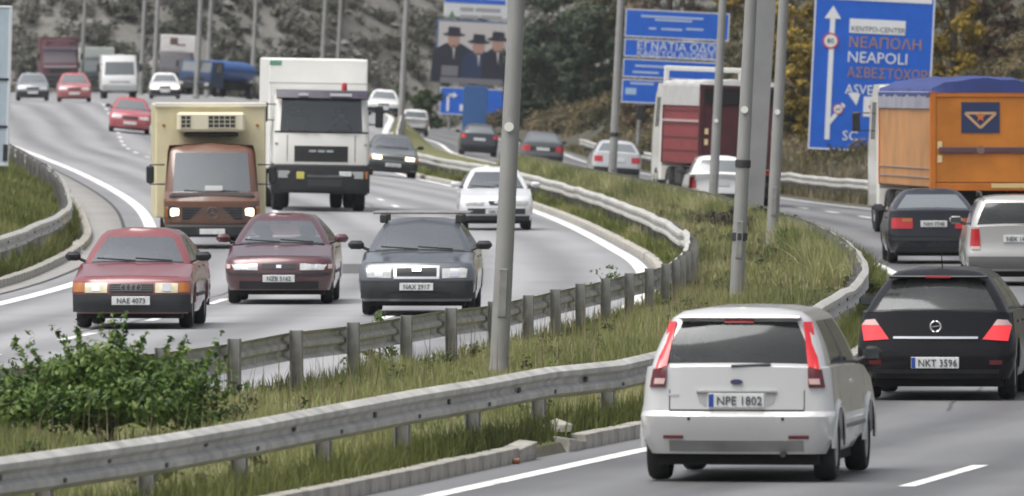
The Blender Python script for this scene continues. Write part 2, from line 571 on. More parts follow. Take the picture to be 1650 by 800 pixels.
def ribbon(name, m, xs, Y0, Y1, step, dz, zf, kind='structure', parent=None):
    """strip that follows the road; xs: list of functions of Y for the columns"""
    n = max(2, int((Y1-Y0)/step)+1)
    rows, uvs = [], []
    for i in range(n):
        Y = Y0+(Y1-Y0)*i/(n-1)
        row = []
        for f in xs:
            X = f(Y); row.append((X, Y, zf(X, Y)+dz)); uvs.append((X-xs[0](Y), Y))
        rows.append(row)
    V = np.array([p for r in rows for p in r]); m_ = len(xs)
    F = np.array([(i*m_+j, i*m_+j+1, (i+1)*m_+j+1, (i+1)*m_+j) for i in range(n-1) for j in range(m_-1)])
    me = fast_mesh(name, V, F, smooth=True)
    uv = me.uv_layers.new(name="UVMap")
    ua = np.array(uvs)[F.ravel()]
    uv.data.foreach_set("uv", ua.astype(np.float32).ravel())
    o = link(name, me, m, parent)
    if kind and parent is None: o["kind"] = kind
    return o

# ground: one curvilinear sheet whose columns follow the road edges, out to the hills
rowsY = [-330, -240, -160, -110, -80, -60, -40, 0, 30, 50] + [60+2.5*i for i in range(112)] + [342+6*i for i in range(60)] + [702+2*i for i in range(20)] + [745+9*i for i in range(17)] + [930, 1000, 1150]
rowsY = [y*K for y in rowsY]
gv, gf = [], []
offL = [140, 90, 60, 42, 30, 22, 16, 12, 9, 7, 5.5, 4.2, 3.2, 2.4, 1.7, 1.1, .6, .25, 0.0]
fr_l = [.02, .25, .5, .75, .985]
fr_m = [0.0, .06, .14, .26, .38, .5, .62, .74, .86, .94, 1.0]
fr_r = [.02, .33, .66, .98]
offR = [0.05, .4, .9, 1.5, 2.3, 3.2, 4.5, 6, 8, 10.5, 14, 19, 26, 36, 52, 80, 120]
for Y in rowsY:
    lk, le, rk, ro = LK(Y), LE(Y), RK(Y), RO(Y)
    xs = [lk-o for o in offL] + [lk+(le-lk)*t for t in fr_l] + [le+(rk-le)*t+(1e-4 if t == 0 else -1e-4 if t == 1 else 0) for t in fr_m] \
        + [rk+(ro-rk)*t for t in fr_r] + [ro+o for o in offR]
    gv.append([(X, Y, ground_z(X, Y)) for X in xs])
nc = len(gv[0])
V = np.array([p for r in gv for p in r])
F = np.array([(i*nc+j, i*nc+j+1, (i+1)*nc+j+1, (i+1)*nc+j) for i in range(len(gv)-1) for j in range(nc-1)])
me = fast_mesh("ground", V, F, smooth=True)
me.materials.append(M_GROUND); me.materials.append(M_HILL)
cy = V[F].mean(axis=1)[:, 1]
me.materials.append(ground_mat("median_turf", [(.075, .078, .036), (.12, .125, .055), (.165, .165, .08), (.21, .2, .115)]))
mi = (cy > 640*K).astype(np.int32)
col_ = np.tile(np.arange(nc-1), len(gv)-1); c0_ = len(offL)+len(fr_l)
mi[(col_ >= c0_) & (col_ < c0_+len(fr_m)-1) & (cy < 640*K)] = 2
me.polygons.foreach_set("material_index", mi)
o = link("ground", me); o["kind"] = 'structure'

def lerpf(f, g, t): return lambda Y: f(Y)*(1-t)+g(Y)*t
def off(f, d): return lambda Y: f(Y)+d
road_l = ribbon("road", M_ASPH_L, [off(LK, .02), off(LL, -.6), LL, lerpf(LL, LE, .25), lerpf(LL, LE, .5), lerpf(LL, LE, .75), off(LE, -.02)], 40*K, 760*K, 3, 0.0, z_left)
road_r = ribbon("road", M_ASPH_R, [off(RK, .02), lerpf(RK, RO, .25), lerpf(RK, RO, .5), lerpf(RK, RO, .75), off(RO, -.02)], -30*K, 760*K, 3, 0.0, z_right)
tag(road_l, "pale worn asphalt of the oncoming three-lane carriageway"); tag(road_r, "dark asphalt of the outbound two-lane carriageway")
ribbon("shoulder_strip", M_SHOULDER, [off(LK, .03), lerpf(off(LK, .03), off(LL, -.62), .5), off(LL, -.62)], 60*K, 320*K, 3, .004, z_left, parent=road_l)
ribbon("pavement_seam", M_SEAM, [off(LL, -.66), off(LL, -.58)], 60*K, 320*K, 3, .008, z_left, parent=road_l)
ribbon("edge_line", M_LINE, [off(LL, -.14), off(LL, .14)], 60*K, 620*K, 3, .006, z_left, parent=road_l)
LRL = off(LR, -.74)
ribbon("edge_line", M_LINE, [off(LRL, -.13), off(LRL, .13)], 60*K, 620*K, 3, .006, z_left, parent=road_l)
ribbon("edge_line", M_LINE, [off(RK, .62), off(RK, .82)], 50*K, 620*K, 3, .006, z_right, parent=road_r)
ribbon("edge_line", M_LINE, [off(RO, -.75), off(RO, -.58)], 50*K, 620*K, 3, .006, z_right, parent=road_r)
for t, ph in ((1/3, 126.2*K), (2/3, 253.5*K)):
    f = lerpf(LL, LRL, t)
    for i in range(-5, 44):
        y0 = ph+12.0*i - (0 if t < .5 else 12*8)
        if y0 < 70*K or y0 > 560*K: continue
        ribbon("lane_dash", M_LINE, [off(f, -.075), off(f, .075)], y0, y0+4.2, 1.4, .006, z_left, parent=road_l)
f = off(RK, 4.5)
for i in range(-2, 40):
    y0 = 81.7*K+13.5*i
    ribbon("lane_dash", M_LINE, [off(f, -.075), off(f, .075)], y0, y0+5.4, 1.4, .006, z_right, parent=road_r)
M_PATCH = asphalt("asphalt_patch", (.07, .07, .072), (.10, .10, .102), .6)
ribbon("repair_patch", M_PATCH, [off(RK, 4.4), off(RK, 5.6)], 66*K, 78*K, 2, .004, z_right, parent=road_r)
M_TAR = mat("tar_seal", (.085, .085, .087), .5)
for (side, base, o0, ya, yb) in ((0, LL, 3.1, 130, 210), (0, LL, 6.3, 150, 260), (1, RK, 2.1, 100, 140)):
    fw_ = lambda Y, base=base, o0=o0: base(Y)+o0+.12*math.sin(Y*.21+o0)+.05*math.sin(Y*.83+o0*3)
    ribbon("tar_seam", M_TAR, [off(fw_, -.02), off(fw_, .02)], ya*K, yb*K, 1.0, .0045, z_right if side else z_left, parent=road_r if side else road_l)
for (side, base, a0, a1, y) in ((0, LL, .3, 9, 139), (0, LL, .3, 9, 176)):
    zf_ = z_right if side else z_left
    pts = [(base(y*K)+a0+(a1-a0)*i/20, y*K+.25*math.sin(i*1.3)+.15*math.sin(i*2.9)) for i in range(21)]
    b = MB(); b.grid([[(X, Y-.03, zf_(X, Y)+.005), (X, Y+.03, zf_(X, Y)+.005)] for X, Y in pts]); b.build("tar_seam", M_TAR, road_r if side else road_l)
ribbon("repair_patch", M_PATCH, [off(LL, 3.6), off(LL, 5.2)], 168*K, 176*K, 2, .004, z_left, parent=road_l)

# kerbs
def walk(f, Y0, Y1, step, zf):
    """points spaced by step along the curve f"""
    pts = []; Y = Y0
    while Y < Y1:
        X = f(Y); pts.append(Vector((X, Y, zf(X, Y))))
        sl = (f(Y+.5)-f(Y-.5))
        Y += step/math.sqrt(1+sl*sl)
    return pts
def stone_mesh(L):
    b = MB(); b.box(0.002, L-.002, -.09, .09, -.2, .14, .007); return b.mesh("kerb_stone", 30)
def kerb(label, f, Y0, Ysplit, Y1, zf, skip=()):
    root = empty("kerb", (f(Y0), Y0, zf(f(Y0), Y0))); root["kind"] = 'structure'; root["label"] = label
    o0 = root.location.copy()
    sm = stone_mesh(1.0); sm.materials.append(M_CONC)
    p = walk(f, Y0, Ysplit, 1.0, zf)
    for i in range(len(p)-1):
        if i in skip: continue
        o = link("kerb_stone", sm, None, root)
        o.location = p[i]-o0+Vector((random.uniform(-.006, .006), 0, random.uniform(-.005, .005)))
        d = p[i+1]-p[i]
        o.rotation_euler = (random.uniform(-.008, .008), random.uniform(-.003, .003), math.atan2(d.y, d.x)+random.uniform(-.002, .002))
        if i+1 in skip or i-1 in skip:
            o.rotation_euler.y += random.uniform(-.08, .08); o.rotation_euler.x += .12
    if Y1 > Ysplit:
        b = MB(); p = walk(f, Ysplit, Y1, 2.0, zf)
        for i in range(len(p)-1):
            d = (p[i+1]-p[i]); t = d.normalized(); n = Vector((-t.y, t.x, 0))
            q = [p[i]+t*.01-o0, p[i+1]-t*.01-o0]
            vs_ = []
            for e in q:
                vs_ += [e-n*.09+Vector((0, 0, -.2)), e-n*.09+Vector((0, 0, .12)), e-n*.07+Vector((0, 0, .14)), e+n*.07+Vector((0, 0, .14)), e+n*.09+Vector((0, 0, .12)), e+n*.09+Vector((0, 0, -.2))]
            b.add(vs_, [(j, j+1, j+7, j+6) for j in range(5)]+[(0, 1, 2, 3, 4, 5), (11, 10, 9, 8, 7, 6)])
        o = b.build("distant_kerb_stones", M_CONC, root); o["kind"] = 'stuff'
    return root
kerb("stained concrete kerb stones along the outbound carriageway", RK, 70*K, 150*K, 420*K, z_right, skip=(22, 23))
kerb("concrete kerb stones under the median guard rail", LE, 118*K, 180*K, 420*K, z_left)
kerb("broken concrete kerb below the grassy verge", LK, 138*K, 200*K, 330*K, z_left, skip=(61, 62, 78))

# guard rails
PROF = [(0, .44), (.02, .45), (.085, .487), (.085, .535), (.025, .575), (.025, .615), (.085, .655), (.085, .703), (.02, .74), (0, .75)]
def post_mesh(h):
    b = MB()
    b.box(-.07, .07, -.065, -.055, -.25, h); b.box(-.07, .07, .055, .065, -.25, h); b.box(-.006, .006, -.055, .055, -.25, h-.002)
    return b.mesh("post")
POST = post_mesh(.72); POST.materials.append(M_GALV_D); POST_T = post_mesh(.80); POST_T.materials.append(M_GALV_D)
def bolt_mesh():
    b = MB(); b.box(-.055, .055, -.01, .01, -.02, .02, .006); return b.mesh("splice_bolt")
BOLT = bolt_mesh(); BOLT.materials.append(M_DARK)
def rail(label, f, Y0, Y1, side, zf, jit=.012, bolts=False, kink=None, spacing=4.0):
    root = empty("guard_rail", (f(Y0), Y0, zf(f(Y0), Y0)))
    tag(root, label, "guard rail", "steel crash barriers along the carriageways")
    o0 = root.location.copy()
    p = walk(f, Y0, Y1, spacing, zf)
    J = [(random.gauss(0, jit), random.gauss(0, jit)) for _ in p]
    if kink:
        for i, q in enumerate(p):
            for (ky, kx, kz, kw) in kink:
                w = math.exp(-((q.y/K-ky)/kw)**2)
                J[i] = (J[i][0]+kx*w, J[i][1]+kz*w)
    for i in range(len(p)-1):
        rows_o = []; rows_i = []
        for k in range(5):
            t = k/4*1.03
            Y = p[i].y+(p[i+1].y-p[i].y)*t
            X = f(Y); z = zf(X, Y)
            sl = f(Y+.3)-f(Y-.3); tv = Vector((sl, .6, 0)).normalized(); n = Vector((tv.y, -tv.x, 0))*side
            jx = J[i][0]*(1-t)+J[i+1][0]*t; jz = J[i][1]*(1-t)+J[i+1][1]*t
            lift = .004 if k == 4 else 0
            c = Vector((X, Y, z))+n*(jx+lift)-o0
            rows_o.append([c+n*a+Vector((0, 0, h+jz)) for a, h in PROF])
            rows_i.append([c+n*(a-.005)+Vector((0, 0, h+jz)) for a, h in reversed(PROF)])
        b = MB(); b.grid([r+s_ for r, s_ in zip(rows_o, rows_i)], True)
        bo = b.build("beam", M_GALV, root, smooth=35)
        d = p[i+1]-p[i]; t = d.normalized(); n = Vector((t.y, -t.x, 0))*side
        po = link("post", POST_T if side < 0 and p[i].y < 156*K else POST, None, root)
        po.location = p[i]-n*.075-o0+n*J[i][0]
        po.rotation_euler = (random.gauss(0, .012), random.gauss(0, .012), math.atan2(n.y, n.x)-math.pi/2)
        if bolts and i:
            for dz in (.515,):
                bb = link("splice_bolt", BOLT, None, bo)
                bb.location = p[i]+n*(.026 if dz == .595 else .088)-o0+Vector((0, 0, dz+J[i][1]))+n*J[i][0]
                bb.rotation_euler = (0, 0, math.atan2(t.y, t.x))
            bb = link("splice_bolt", BOLT, None, bo)
            q = p[i]*.5+p[i+1]*.5
            bb.location = q+n*.03-o0+Vector((0, 0, .595)); bb.rotation_euler = (0, 0, math.atan2(t.y, t.x)); bb.scale = (1.0, 1, 1.3)
    return root
rail("long steel guard rail in front of the median grass, beside the outbound lane", RR, 62*K, 330*K, 1, z_right, bolts=True, kink=[(77, .0, -.035, 3), (146, -.05, .05, 4)])
rail("guard rail seen from its post side, between the median and oncoming cars", LR, 80*K, 440*K, -1, z_left, kink=[(166, -.02, .06, 2.5), (172, .02, -.05, 3)])
rail("guard rail in front of the green verge behind the red saloon", off(LK, -.42), 138*K, 400*K, 1, lambda X, Y: z_left(LK(Y), Y)+.02, bolts=True)
rail("far guard rail beyond the outbound lane, below the tall blue sign", off(RO, .35), 235*K, 470*K, -1, lambda X, Y: z_right(RO(Y), Y)+.02)

# lamp posts
def lamp_post(x, d, r, label, H=11.0, base=None, zb=None, arm=True, lean=LEAN, tagz=None, col=None):
    X = px(x, d); Y = d*K
    z = ground_z(X, Y)-.05 if zb is None else zb
    root = empty("lamp_post", (X, Y, z)); root.rotation_euler = (0, lean, 0)
    tag(root, label, "lamp post", "grey lamp posts along the ring road")
    M = col or M_POLE
    b = MB()
    b.lathe_z([(-.3, r), (0, r), (1.2, r*.97), (H*.5, r*.82), (H, r*.6)], (0, 0, 0), 14)
    b.build("pole", M, root, smooth=40)
    b = MB(); b.lathe_z([(0, r*1.9), (.03, r*1.9), (.05, r*1.15), (.22, r*1.02)], (0, 0, 0), 14); b.build("base_collar", M, root, smooth=40)
    b = MB(); b.box(-.05, .05, -r*1.08, -r*.9, .7, 1.25, .01); b.build("access_door", M_GALV_D, root)
    if arm:
        for sx in (-1, 1):
            b = MB(); b.tube([(0, 0, H-.1), (sx*.5, 0, H+.35), (sx*1.6, 0, H+.6)], [r*.55, .04, .035]); ar = b.build("arm", M, root, smooth=40)
            b = MB(); b.box(min(sx*1.5, sx*2.2), max(sx*1.5, sx*2.2), -.13, .13, H+.53, H+.68, .05); b.build("luminaire", M, ar, smooth=30)
    if tagz:
        b = MB(); b.disc_y((-.02, -r*1.12, tagz), .055, 10, th=.02); b.build("reflector", mat("reflector_white", (.75, .75, .72), .4), root)
    return root
def band(root, z, r):
    b = MB(); b.lathe_z([(z-.06, r), (z-.05, r*1.14), (z+.05, r*1.14), (z+.06, r)], (0, 0, 0), 14); b.build("band", M_DARK, root, smooth=40)
lamp_post(803, 105, .107, "thick grey lamp post between the dark estate car and the white saloon", tagz=2.85)
p_ = lamp_post(1186, 137.6, .105, "lamp post in the median with two dark bands, in front of the wide column", tagz=2.9)
band(p_, 1.02, .104); band(p_, 2.1, .102)
lamp_post(1243, 179, .115, "lamp post standing to the right of the wide gantry column", tagz=2.7)
lamp_post(1147, 234, .12, "lamp post in front of the dark red tipper trailer's rear", tagz=2.6)
p_ = lamp_post(985, 272, .125, "lamp post in front of the pale silver car and blue ramp sign")
band(p_, 1.75, .123)
for x, d, r, lab in ((645, 430, .15, "lamp post beside the old white hatchback far up the road"),
                  (516, 560, .15, "thin lamp post rising above the white box truck's roof"),
                  (541, 640, .15, "faint lamp post just right of the one above the white box truck"),
                  (405, 600, .16, "lamp post at the left corner of the white truck's box"),
                  (333, 610, .16, "lamp post behind the white container's right end"),
                  (316, 560, .17, "lamp post in front of the white container"),
                  (247, 540, .15, "lamp post left of the white container truck, the nearer of two"),
                  (226, 590, .15, "lamp post just right of the white minibus"),
                  (130, 620, .15, "lamp post behind the dark red lorry")):
    lamp_post(x, d, r, lab, zb=None if x > 700 else z_left(px(x, d), d*K)-.05, H=11.5)

# wide gantry column with its footing
X, Y = px(1206, 203), 203*K
root = empty("gantry_column", (X, Y, ground_z(X, Y)-.05)); root.rotation_euler = (0, R(3.6), 0)
tag(root, "wide square steel gantry column between two lamp posts", "column")
def rot_box(b, hw, hd, z0, z1, a, taper=1.0):
    ca, sa = math.cos(a), math.sin(a)
    pts = []
    for z, k in ((z0, 1.0), (z1, taper)):
        for sx, sy in ((-1, -1), (1, -1), (1, 1), (-1, 1)):
            x, y = sx*hw*k, sy*hd*k
            pts.append((x*ca-y*sa, x*sa+y*ca, z))
    b.add(pts, [(0, 3, 2, 1), (4, 5, 6, 7), (0, 1, 5, 4), (1, 2, 6, 5), (2, 3, 7, 6), (3, 0, 4, 7)])
b = MB(); rot_box(b, .24, .2, .12, 7.6, R(18), .93); b.build("shaft", mat("gantry_paint", (.33, .33, .325), .6, metal=.1, var=.15, scale=1.2), root)
b = MB(); rot_box(b, .44, .38, .06, .12, R(18)); fl = b.build("base_flange", M_GALV_D, root)
for sx, sy in ((-1, -1), (1, -1), (1, 1), (-1, 1)):
    b = MB(); x, y = sx*.37, sy*.31; a = R(18); b.lathe_z([(.1, .03), (.19, .03), (.2, 0)], (x*math.cos(a)-y*math.sin(a), x*math.sin(a)+y*math.cos(a), 0), 6); b.build("anchor_bolt", M_DARK, fl)
b = MB(); rot_box(b, .75, .6, -.4, .06, R(18)); b.build("concrete_footing", mat("footing_concrete", (.22, .21, .19), .9, var=.3, scale=3), root)
b = MB(); rot_box(b, .16, .14, 7.55, 7.6, R(18)); rot_box(b, 3.0, .16, 7.6, 7.9, R(8)); b.build("cross_arm", M_POLE, root)

# ------------------------------------------------------------------ road signs
M_BLUE = mat("sign_blue", (.008, .11, .55), .45, var=.08, scale=2)
M_WHT = mat("sign_white", (.72, .74, .76), .5)
M_YEL = mat("sign_yellow_faded", (.40, .22, .12), .55)
M_RED = mat("sign_red", (.5, .03, .04), .5)
M_BLK = mat("print_black", (.02, .02, .025), .6)
def panel_frame(root, w, h, z0, M=M_BLUE, t=.05, border=.06, posts=(0.2, .8), zg=0.0):
    b = MB(); b.box(0, w, -t/2, t/2, z0, z0+h, .012); p_ = b.build("panel", M, root)
    for (a0, a1, c0, c1) in ((0, w, z0, z0+border), (0, w, z0+h-border, z0+h), (0, border, z0+border, z0+h-border), (w-border, w, z0+border, z0+h-border)):
        b = MB(); b.box(a0+.004, a1-.004, -t/2-.008, -t/2+.002, c0+.004, c1-.004); b.build("border", M_WHT, p_)
    for fx in posts:
        b = MB(); b.lathe_z([(zg-.3, .09), (z0+h*.95, .09)], (w*fx, t/2+.1, 0), 10); b.build("sign_post", M_GALV_D, root, smooth=40)
    return p_
def quad(b, x0, x1, z0, z1, y): b.box(x0, x1, y-.004, y+.004, z0, z1)

# tall blue direction sign
d = 335; s = FPX/(d*K)
X, Y = px(1301, d), d*K
zb = ground_z(X+2, Y)
root = empty("direction_sign", (X, Y, zb)); root.rotation_euler = (0, LEAN, 0)
tag(root, "tall blue direction sign reading NEAPOLI with a white forked arrow", "road sign")
W_ = 194/s; z0 = (3.65+(115-240)/s)-zb; H_ = 268/s
pf = panel_frame(root, W_, H_, z0, posts=(.25, .75))
yf = -.034
def sx_(p): return (p-1301)/s
def sz_(p): return z0+(240-p)/s
# (picture coordinates are read as sign coordinates: the sign leans like its posts)
def S(p, q):  # undo the lean
    dx, dz = (p-1301)/s, (240-q)/s
    return dx*math.cos(LEAN)-dz*math.sin(LEAN), z0+dx*math.sin(LEAN)+dz*math.cos(LEAN)
b = MB(); x, z = S(1332, 225)
b.box(x-.09, x+.09, yf-.004, yf, z, S(1340, 30)[1]); xa, za = S(1340, 28)
b.prism([(x-.3, za-.05), (x+.3, za-.05), (x, za+.42)], yf-.004, yf)
x2, z2 = S(1360, 168)
b.prism([(x-.07, z+.55), (x+.09, z+.55), (x2+.05, z2-.06), (x2-.07, z2+.05)], yf-.008, yf-.0045)
x3, z3 = S(1381, 160)
b.prism([(x3-.36, z3+.22), (x3+.1, z3+.2), (x3-.02, z3-.24)], yf-.008, yf-.0045)
b.build("arrow", M_WHT, root)
for (p, q, rr_, tx, fs) in ((1338, 66, .29, "80", .27), (1350, 176, .19, "60", .17)):
    x, z = S(p, q)
    b = MB(); b.disc_y((x, yf-.012, z), rr_, 24, th=.01); dsk = b.build("speed_disc", M_WHT, root)
    b = MB(); b.disc_y((x, yf-.016, z), rr_, 24, rr_*.8); b.build("red_ring", M_RED, dsk)
    lettering(tx, fs, x, yf-.017, z-fs*.36, M_BLK, dsk, 'CENTER')
x, z = S(1368, 53); x1, z1 = S(1459, 38)
b = MB(); quad(b, x, x1, z, z1+.08, yf-.004); pl = b.build("destination_plate", M_WHT, root)
lettering("KENTPO-CENTER", .26, x+.06, yf-.012, z+.07, M_BLK, pl, sx=.95)
for (p, q, tx, fs, mm, sxx) in ((1366, 76, "ΝΕΑΠΟΛΗ", .54, M_YEL, 1.0), (1364, 100, "NEAPOLI", .56, M_WHT, .98), (1364, 124, "ΑΣΒΕΣΤΟΧΩΡΙ", .5, M_YEL, .86), (1361, 151, "ASVESTOCHORI", .5, M_WHT, .9), (1356, 226, "SC", .5, M_WHT, 1.0)):
    x, z = S(p, q)
    lettering(tx, fs, x, yf-.005, z, mm, root, sx=sxx)
x, z = S(1390, 188)
b = MB(); quad(b, x, x+.7, z, z+.72, yf-.004); pl = b.build("symbol_plate", M_WHT, root)
b = MB(); quad(b, x+.2, x+.55, z+.3, z+.42, yf-.012); b.build("symbol", M_RED, pl)
x, z = S(1330, 0)
b = MB(); quad(b, x-.1, W_-.12, z+.03, z+.36, yf-.004); pl = b.build("header_plate", M_WHT, root)

# motorway sign behind the red lorry
d = 430; s = FPX/(d*K); X, Y = px(1000, d), d*K
zb = ground_z(X+2, Y)
root = empty("motorway_sign", (X, Y, zb)); root.rotation_euler = (0, LEAN, 0)
tag(root, "stacked blue motorway sign panels with white Greek lettering behind the red lorry", "road sign")
def S2(p, q):
    dx, dz = (p-1000)/s, (165-q)/s
    return dx*math.cos(LEAN)-dz*math.sin(LEAN), (3.65+(115-165)/s)-zb+dx*math.sin(LEAN)+dz*math.cos(LEAN)
rows_ = [(1005, 14, 59, 168, 1), (1003, 62, 91, 150, 0), (1001, 94, 124, 160, 1), (999, 127, 165, 160, 1)]
for (p, q0, q1, wpx, kind) in rows_:
    x, zt = S2(p, q0); _, zl = S2(p, q1)
    b = MB(); b.box(x, x+wpx/s, -.03, .03, zl, zt, .01); pn = b.build("panel", M_BLUE, root)
    b = MB(); bw = .05
    for (a0, a1, c0, c1) in ((x, x+wpx/s, zl, zl+bw), (x, x+wpx/s, zt-bw, zt), (x, x+bw, zl+bw, zt-bw), (x+wpx/s-bw, x+wpx/s, zl+bw, zt-bw)):
        b.box(a0+.003, a1-.003, -.037, -.028, c0+.003, c1-.003)
    b.build("border", M_WHT, pn)
x, z = S2(1022, 79); lettering("ΕΓΝΑΤΙΑ ΟΔΟΣ", .5, x, -.036, z, M_WHT, root, sx=1.1)
x, z = S2(1022, 90); lettering("ΚΑΘΕΤΟΙ ΑΞΟΝΕΣ", .36, x, -.036, z, M_WHT, root, sx=1.15)
b = MB()
for (p, q, w) in ((1030, 26, 100), (1052, 32, 60), (1042, 46, 12), (1062, 47, 34), (1102, 47, 28), (1020, 106, 50), (1016, 116, 42), (1012, 134, 38)):
    b = MB(); x, z = S2(p, q); quad(b, x, x+w/s, z-.045, z+.045, -.036); b.build("small_print", mat("print_pale_blue", (.42, .52, .68), .5), root)
x, z = S2(1004, 152); b = MB(); quad(b, x, x+.5, z, z+.3, -.036); b.build("route_plate", mat("sign_pale_blue", (.35, .5, .65), .5), root)
for fx in (.8, 4.2):
    b = MB(); b.lathe_z([(-.4, .09), (5.2, .09)], (fx, .14, 0), 10); b.build("sign_post", M_GALV_D, root, smooth=40)

# advertising billboard on a blue column
d = 640; s = FPX/(d*K); X, Y = px(765, d), d*K
zb = ground_z(X, Y)
root = empty("billboard", (X, Y, zb)); root.rotation_euler = (0, LEAN, 0)
tag(root, "billboard with a poster of three figures in black hats on a blue column", "billboard")
def S3(p, q):
    dx, dz = (p-765)/s, (200-q)/s
    return dx*math.cos(LEAN)-dz*math.sin(LEAN), (3.65+(115-200)/s)-zb+dx*math.sin(LEAN)+dz*math.cos(LEAN)
M_COLB = mat("column_blue", (.03, .11, .30), .5, var=.08)
xl, zt = S3(747, 138); xr, zl = S3(783, 205)
b = MB(); b.box(xl, xr, -.3, .3, -.3, zt, .03); b.build("column", M_COLB, root)
xl, zt = S3(707, 34); xr, zl = S3(819, 135)
b = MB(); b.box(xl-.12, xr+.12, -.25, .25, zl-.12, zt+.12, .04); fr = b.build("cabinet", mat("cabinet_blue", (.05, .1, .22), .5), root)
M_PDK = mat("poster_dark", (.018, .02, .035), .4); M_PSK = mat("poster_skin", (.38, .23, .18), .5); M_PLT = mat("poster_light", (.5, .48, .47), .5); M_PBL = mat("poster_blue", (.02, .035, .09), .4)
b = MB(); b.box(xl, xr, -.262, -.245, zl, zt); pst = b.build("poster", M_PLT, root)
def ell(cx, cz, rx, rz, n=18): return [(cx+rx*math.cos(2*math.pi*i/n), cz+rz*math.sin(2*math.pi*i/n)) for i in range(n)]
for k, (p, q, hw, mm) in enumerate(((731, 62, 36, M_PDK), (771, 74, 28, M_PBL), (802, 70, 26, M_PDK))):
    x, z = S3(p, q); y_ = -.266-.006*k; xb, zb_ = S3(p, 134)
    hwm = hw/s
    b = MB(); b.prism([(x-hwm, zb_), (x+hwm, zb_), (x+hwm*.9, z-.85), (x+hwm*.35, z-.35), (x-hwm*.35, z-.35), (x-hwm*.9, z-.85)], y_, y_+.003); cl = b.build("printed_coat", mm, pst)
    b = MB(); b.prism(ell(x, z-.1, .42, .55), y_-.004, y_-.002); b.build("printed_face", M_PSK, cl)
    b = MB(); b.prism(ell(x, z+.25, .78, .13), y_-.008, y_-.006); b.prism([(x-.46, z+.28), (x+.46, z+.28), (x+.4, z+.76), (x-.38, z+.8)], y_-.009, y_-.0085); b.build("printed_hat", M_PDK, cl)
    b = MB(); b.prism([(x-.08, z-.5), (x+.12, z-.5), (x+.05, z-1.5)], y_-.004, y_-.002); b.build("printed_shirt", M_PLT, cl)
x0, z0 = S3(716, 122); b = MB(); quad(b, x0-.3, x0+4.0, z0-.5, z0-.1, -.285); quad(b, x0-.25, x0+.9, z0, z0+.7, -.285); b.build("printed_table", mat("poster_grey", (.16, .16, .18), .5), pst)
xl, zt = S3(716, -6); xr, zl = S3(818, 33)
b = MB(); b.box(xl, xr, -.22, .22, zl+.05, zt, .04); tp = b.build("top_cabinet", mat("cabinet_white", (.6, .62, .64), .5), root)
b = MB(); x, z = S3(728, 24); b.prism([(x-.2, z-.15), (x+.2, z-.15), (x+.08, z+.1), (x, z+.32), (x-.1, z+.1)], -.232, -.224); b.build("leaf_emblem", mat("emblem_green", (.05, .2, .07), .5), tp)
b = MB()
for (p, q, w) in ((741, 15, 22), (766, 16, 40), (741, 27, 30), (774, 28, 34)):
    x, z = S3(p, q); quad(b, x, x+w/s, z-.13, z+.13, -.226)
b.build("printed_words", mat("print_grey", (.3, .3, .31), .6), tp)
x, z = S3(716, 4); b = MB(); quad(b, x, x+98/s, z, z+.35, -.226); b.build("blue_header", M_BLUE, tp)
# small blue turn sign below it
d = 662; s = FPX/(d*K); X, Y = px(706, d), d*K; zb = ground_z(X+.5, Y)
root = empty("turn_sign", (X, Y, zb)); root.rotation_euler = (0, LEAN, 0)
tag(root, "small blue sign with a white turning arrow below the billboard", "road sign")
z0 = 3.65+(115-184)/s-zb; w = 110/s
panel_frame(root, w, 44/s, z0, posts=(.15, .85))
b = MB(); b.box(.5, .68, -.05, -.034, z0+.25, z0+1.45); b.box(.5, 1.0, -.05, -.034, z0+1.3, z0+1.47); b.prism([(.95, z0+1.15), (1.25, z0+1.38), (.95, z0+1.62)], -.05, -.034); b.build("arrow", M_WHT, root)
b = MB(); b.box(1.45, 1.85, -.05, -.034, z0+.3, z0+.75); b.build("symbol_plate", M_WHT, root)
# edge-of-frame sign at far left
d = 226; s = FPX/(d*K); X, Y = px(13, d), d*K; zb = ground_z(X-1, Y)
root = empty("verge_sign", (X, Y, zb)); root.rotation_euler = (0, LEAN*.55, 0)
tag(root, "pale board with a light frame on the grassy verge at the left edge", "road sign")
zt = 3.65+105/s-zb
b = MB(); b.box(-1.9, -.02, -.03, .03, .5, zt-.03, .01); b.build("panel", mat("board_pale", (.42, .50, .56), .4, var=.06), root)
for (a0, a1, c0, c1) in ((-1.92, 0, zt-.06, zt), (-1.92, 0, .42, .5), (-.08, 0, .5, zt-.06), (-1.92, -1.84, .5, zt-.06)):
    b = MB(); b.box(a0, a1, -.045, .045, c0, c1, .01); b.build("frame", mat("frame_pale", (.6, .64, .66), .45), root)
for x in (-1.6, -.3):
    b = MB(); b.box(x-.05, x+.05, .05, .15, -.4, zt-.2); b.build("sign_post", M_GALV_D, root)
for z in (1.35, 2.5):
    b = MB(); b.box(-.3, -.05, -.05, -.032, z, z+.06); b.build("clamp", M_DARK, root)
b = MB(); b.box(-.14, -.03, -.06, -.04, .55, .95); b.build("plate", M_DARK, root)

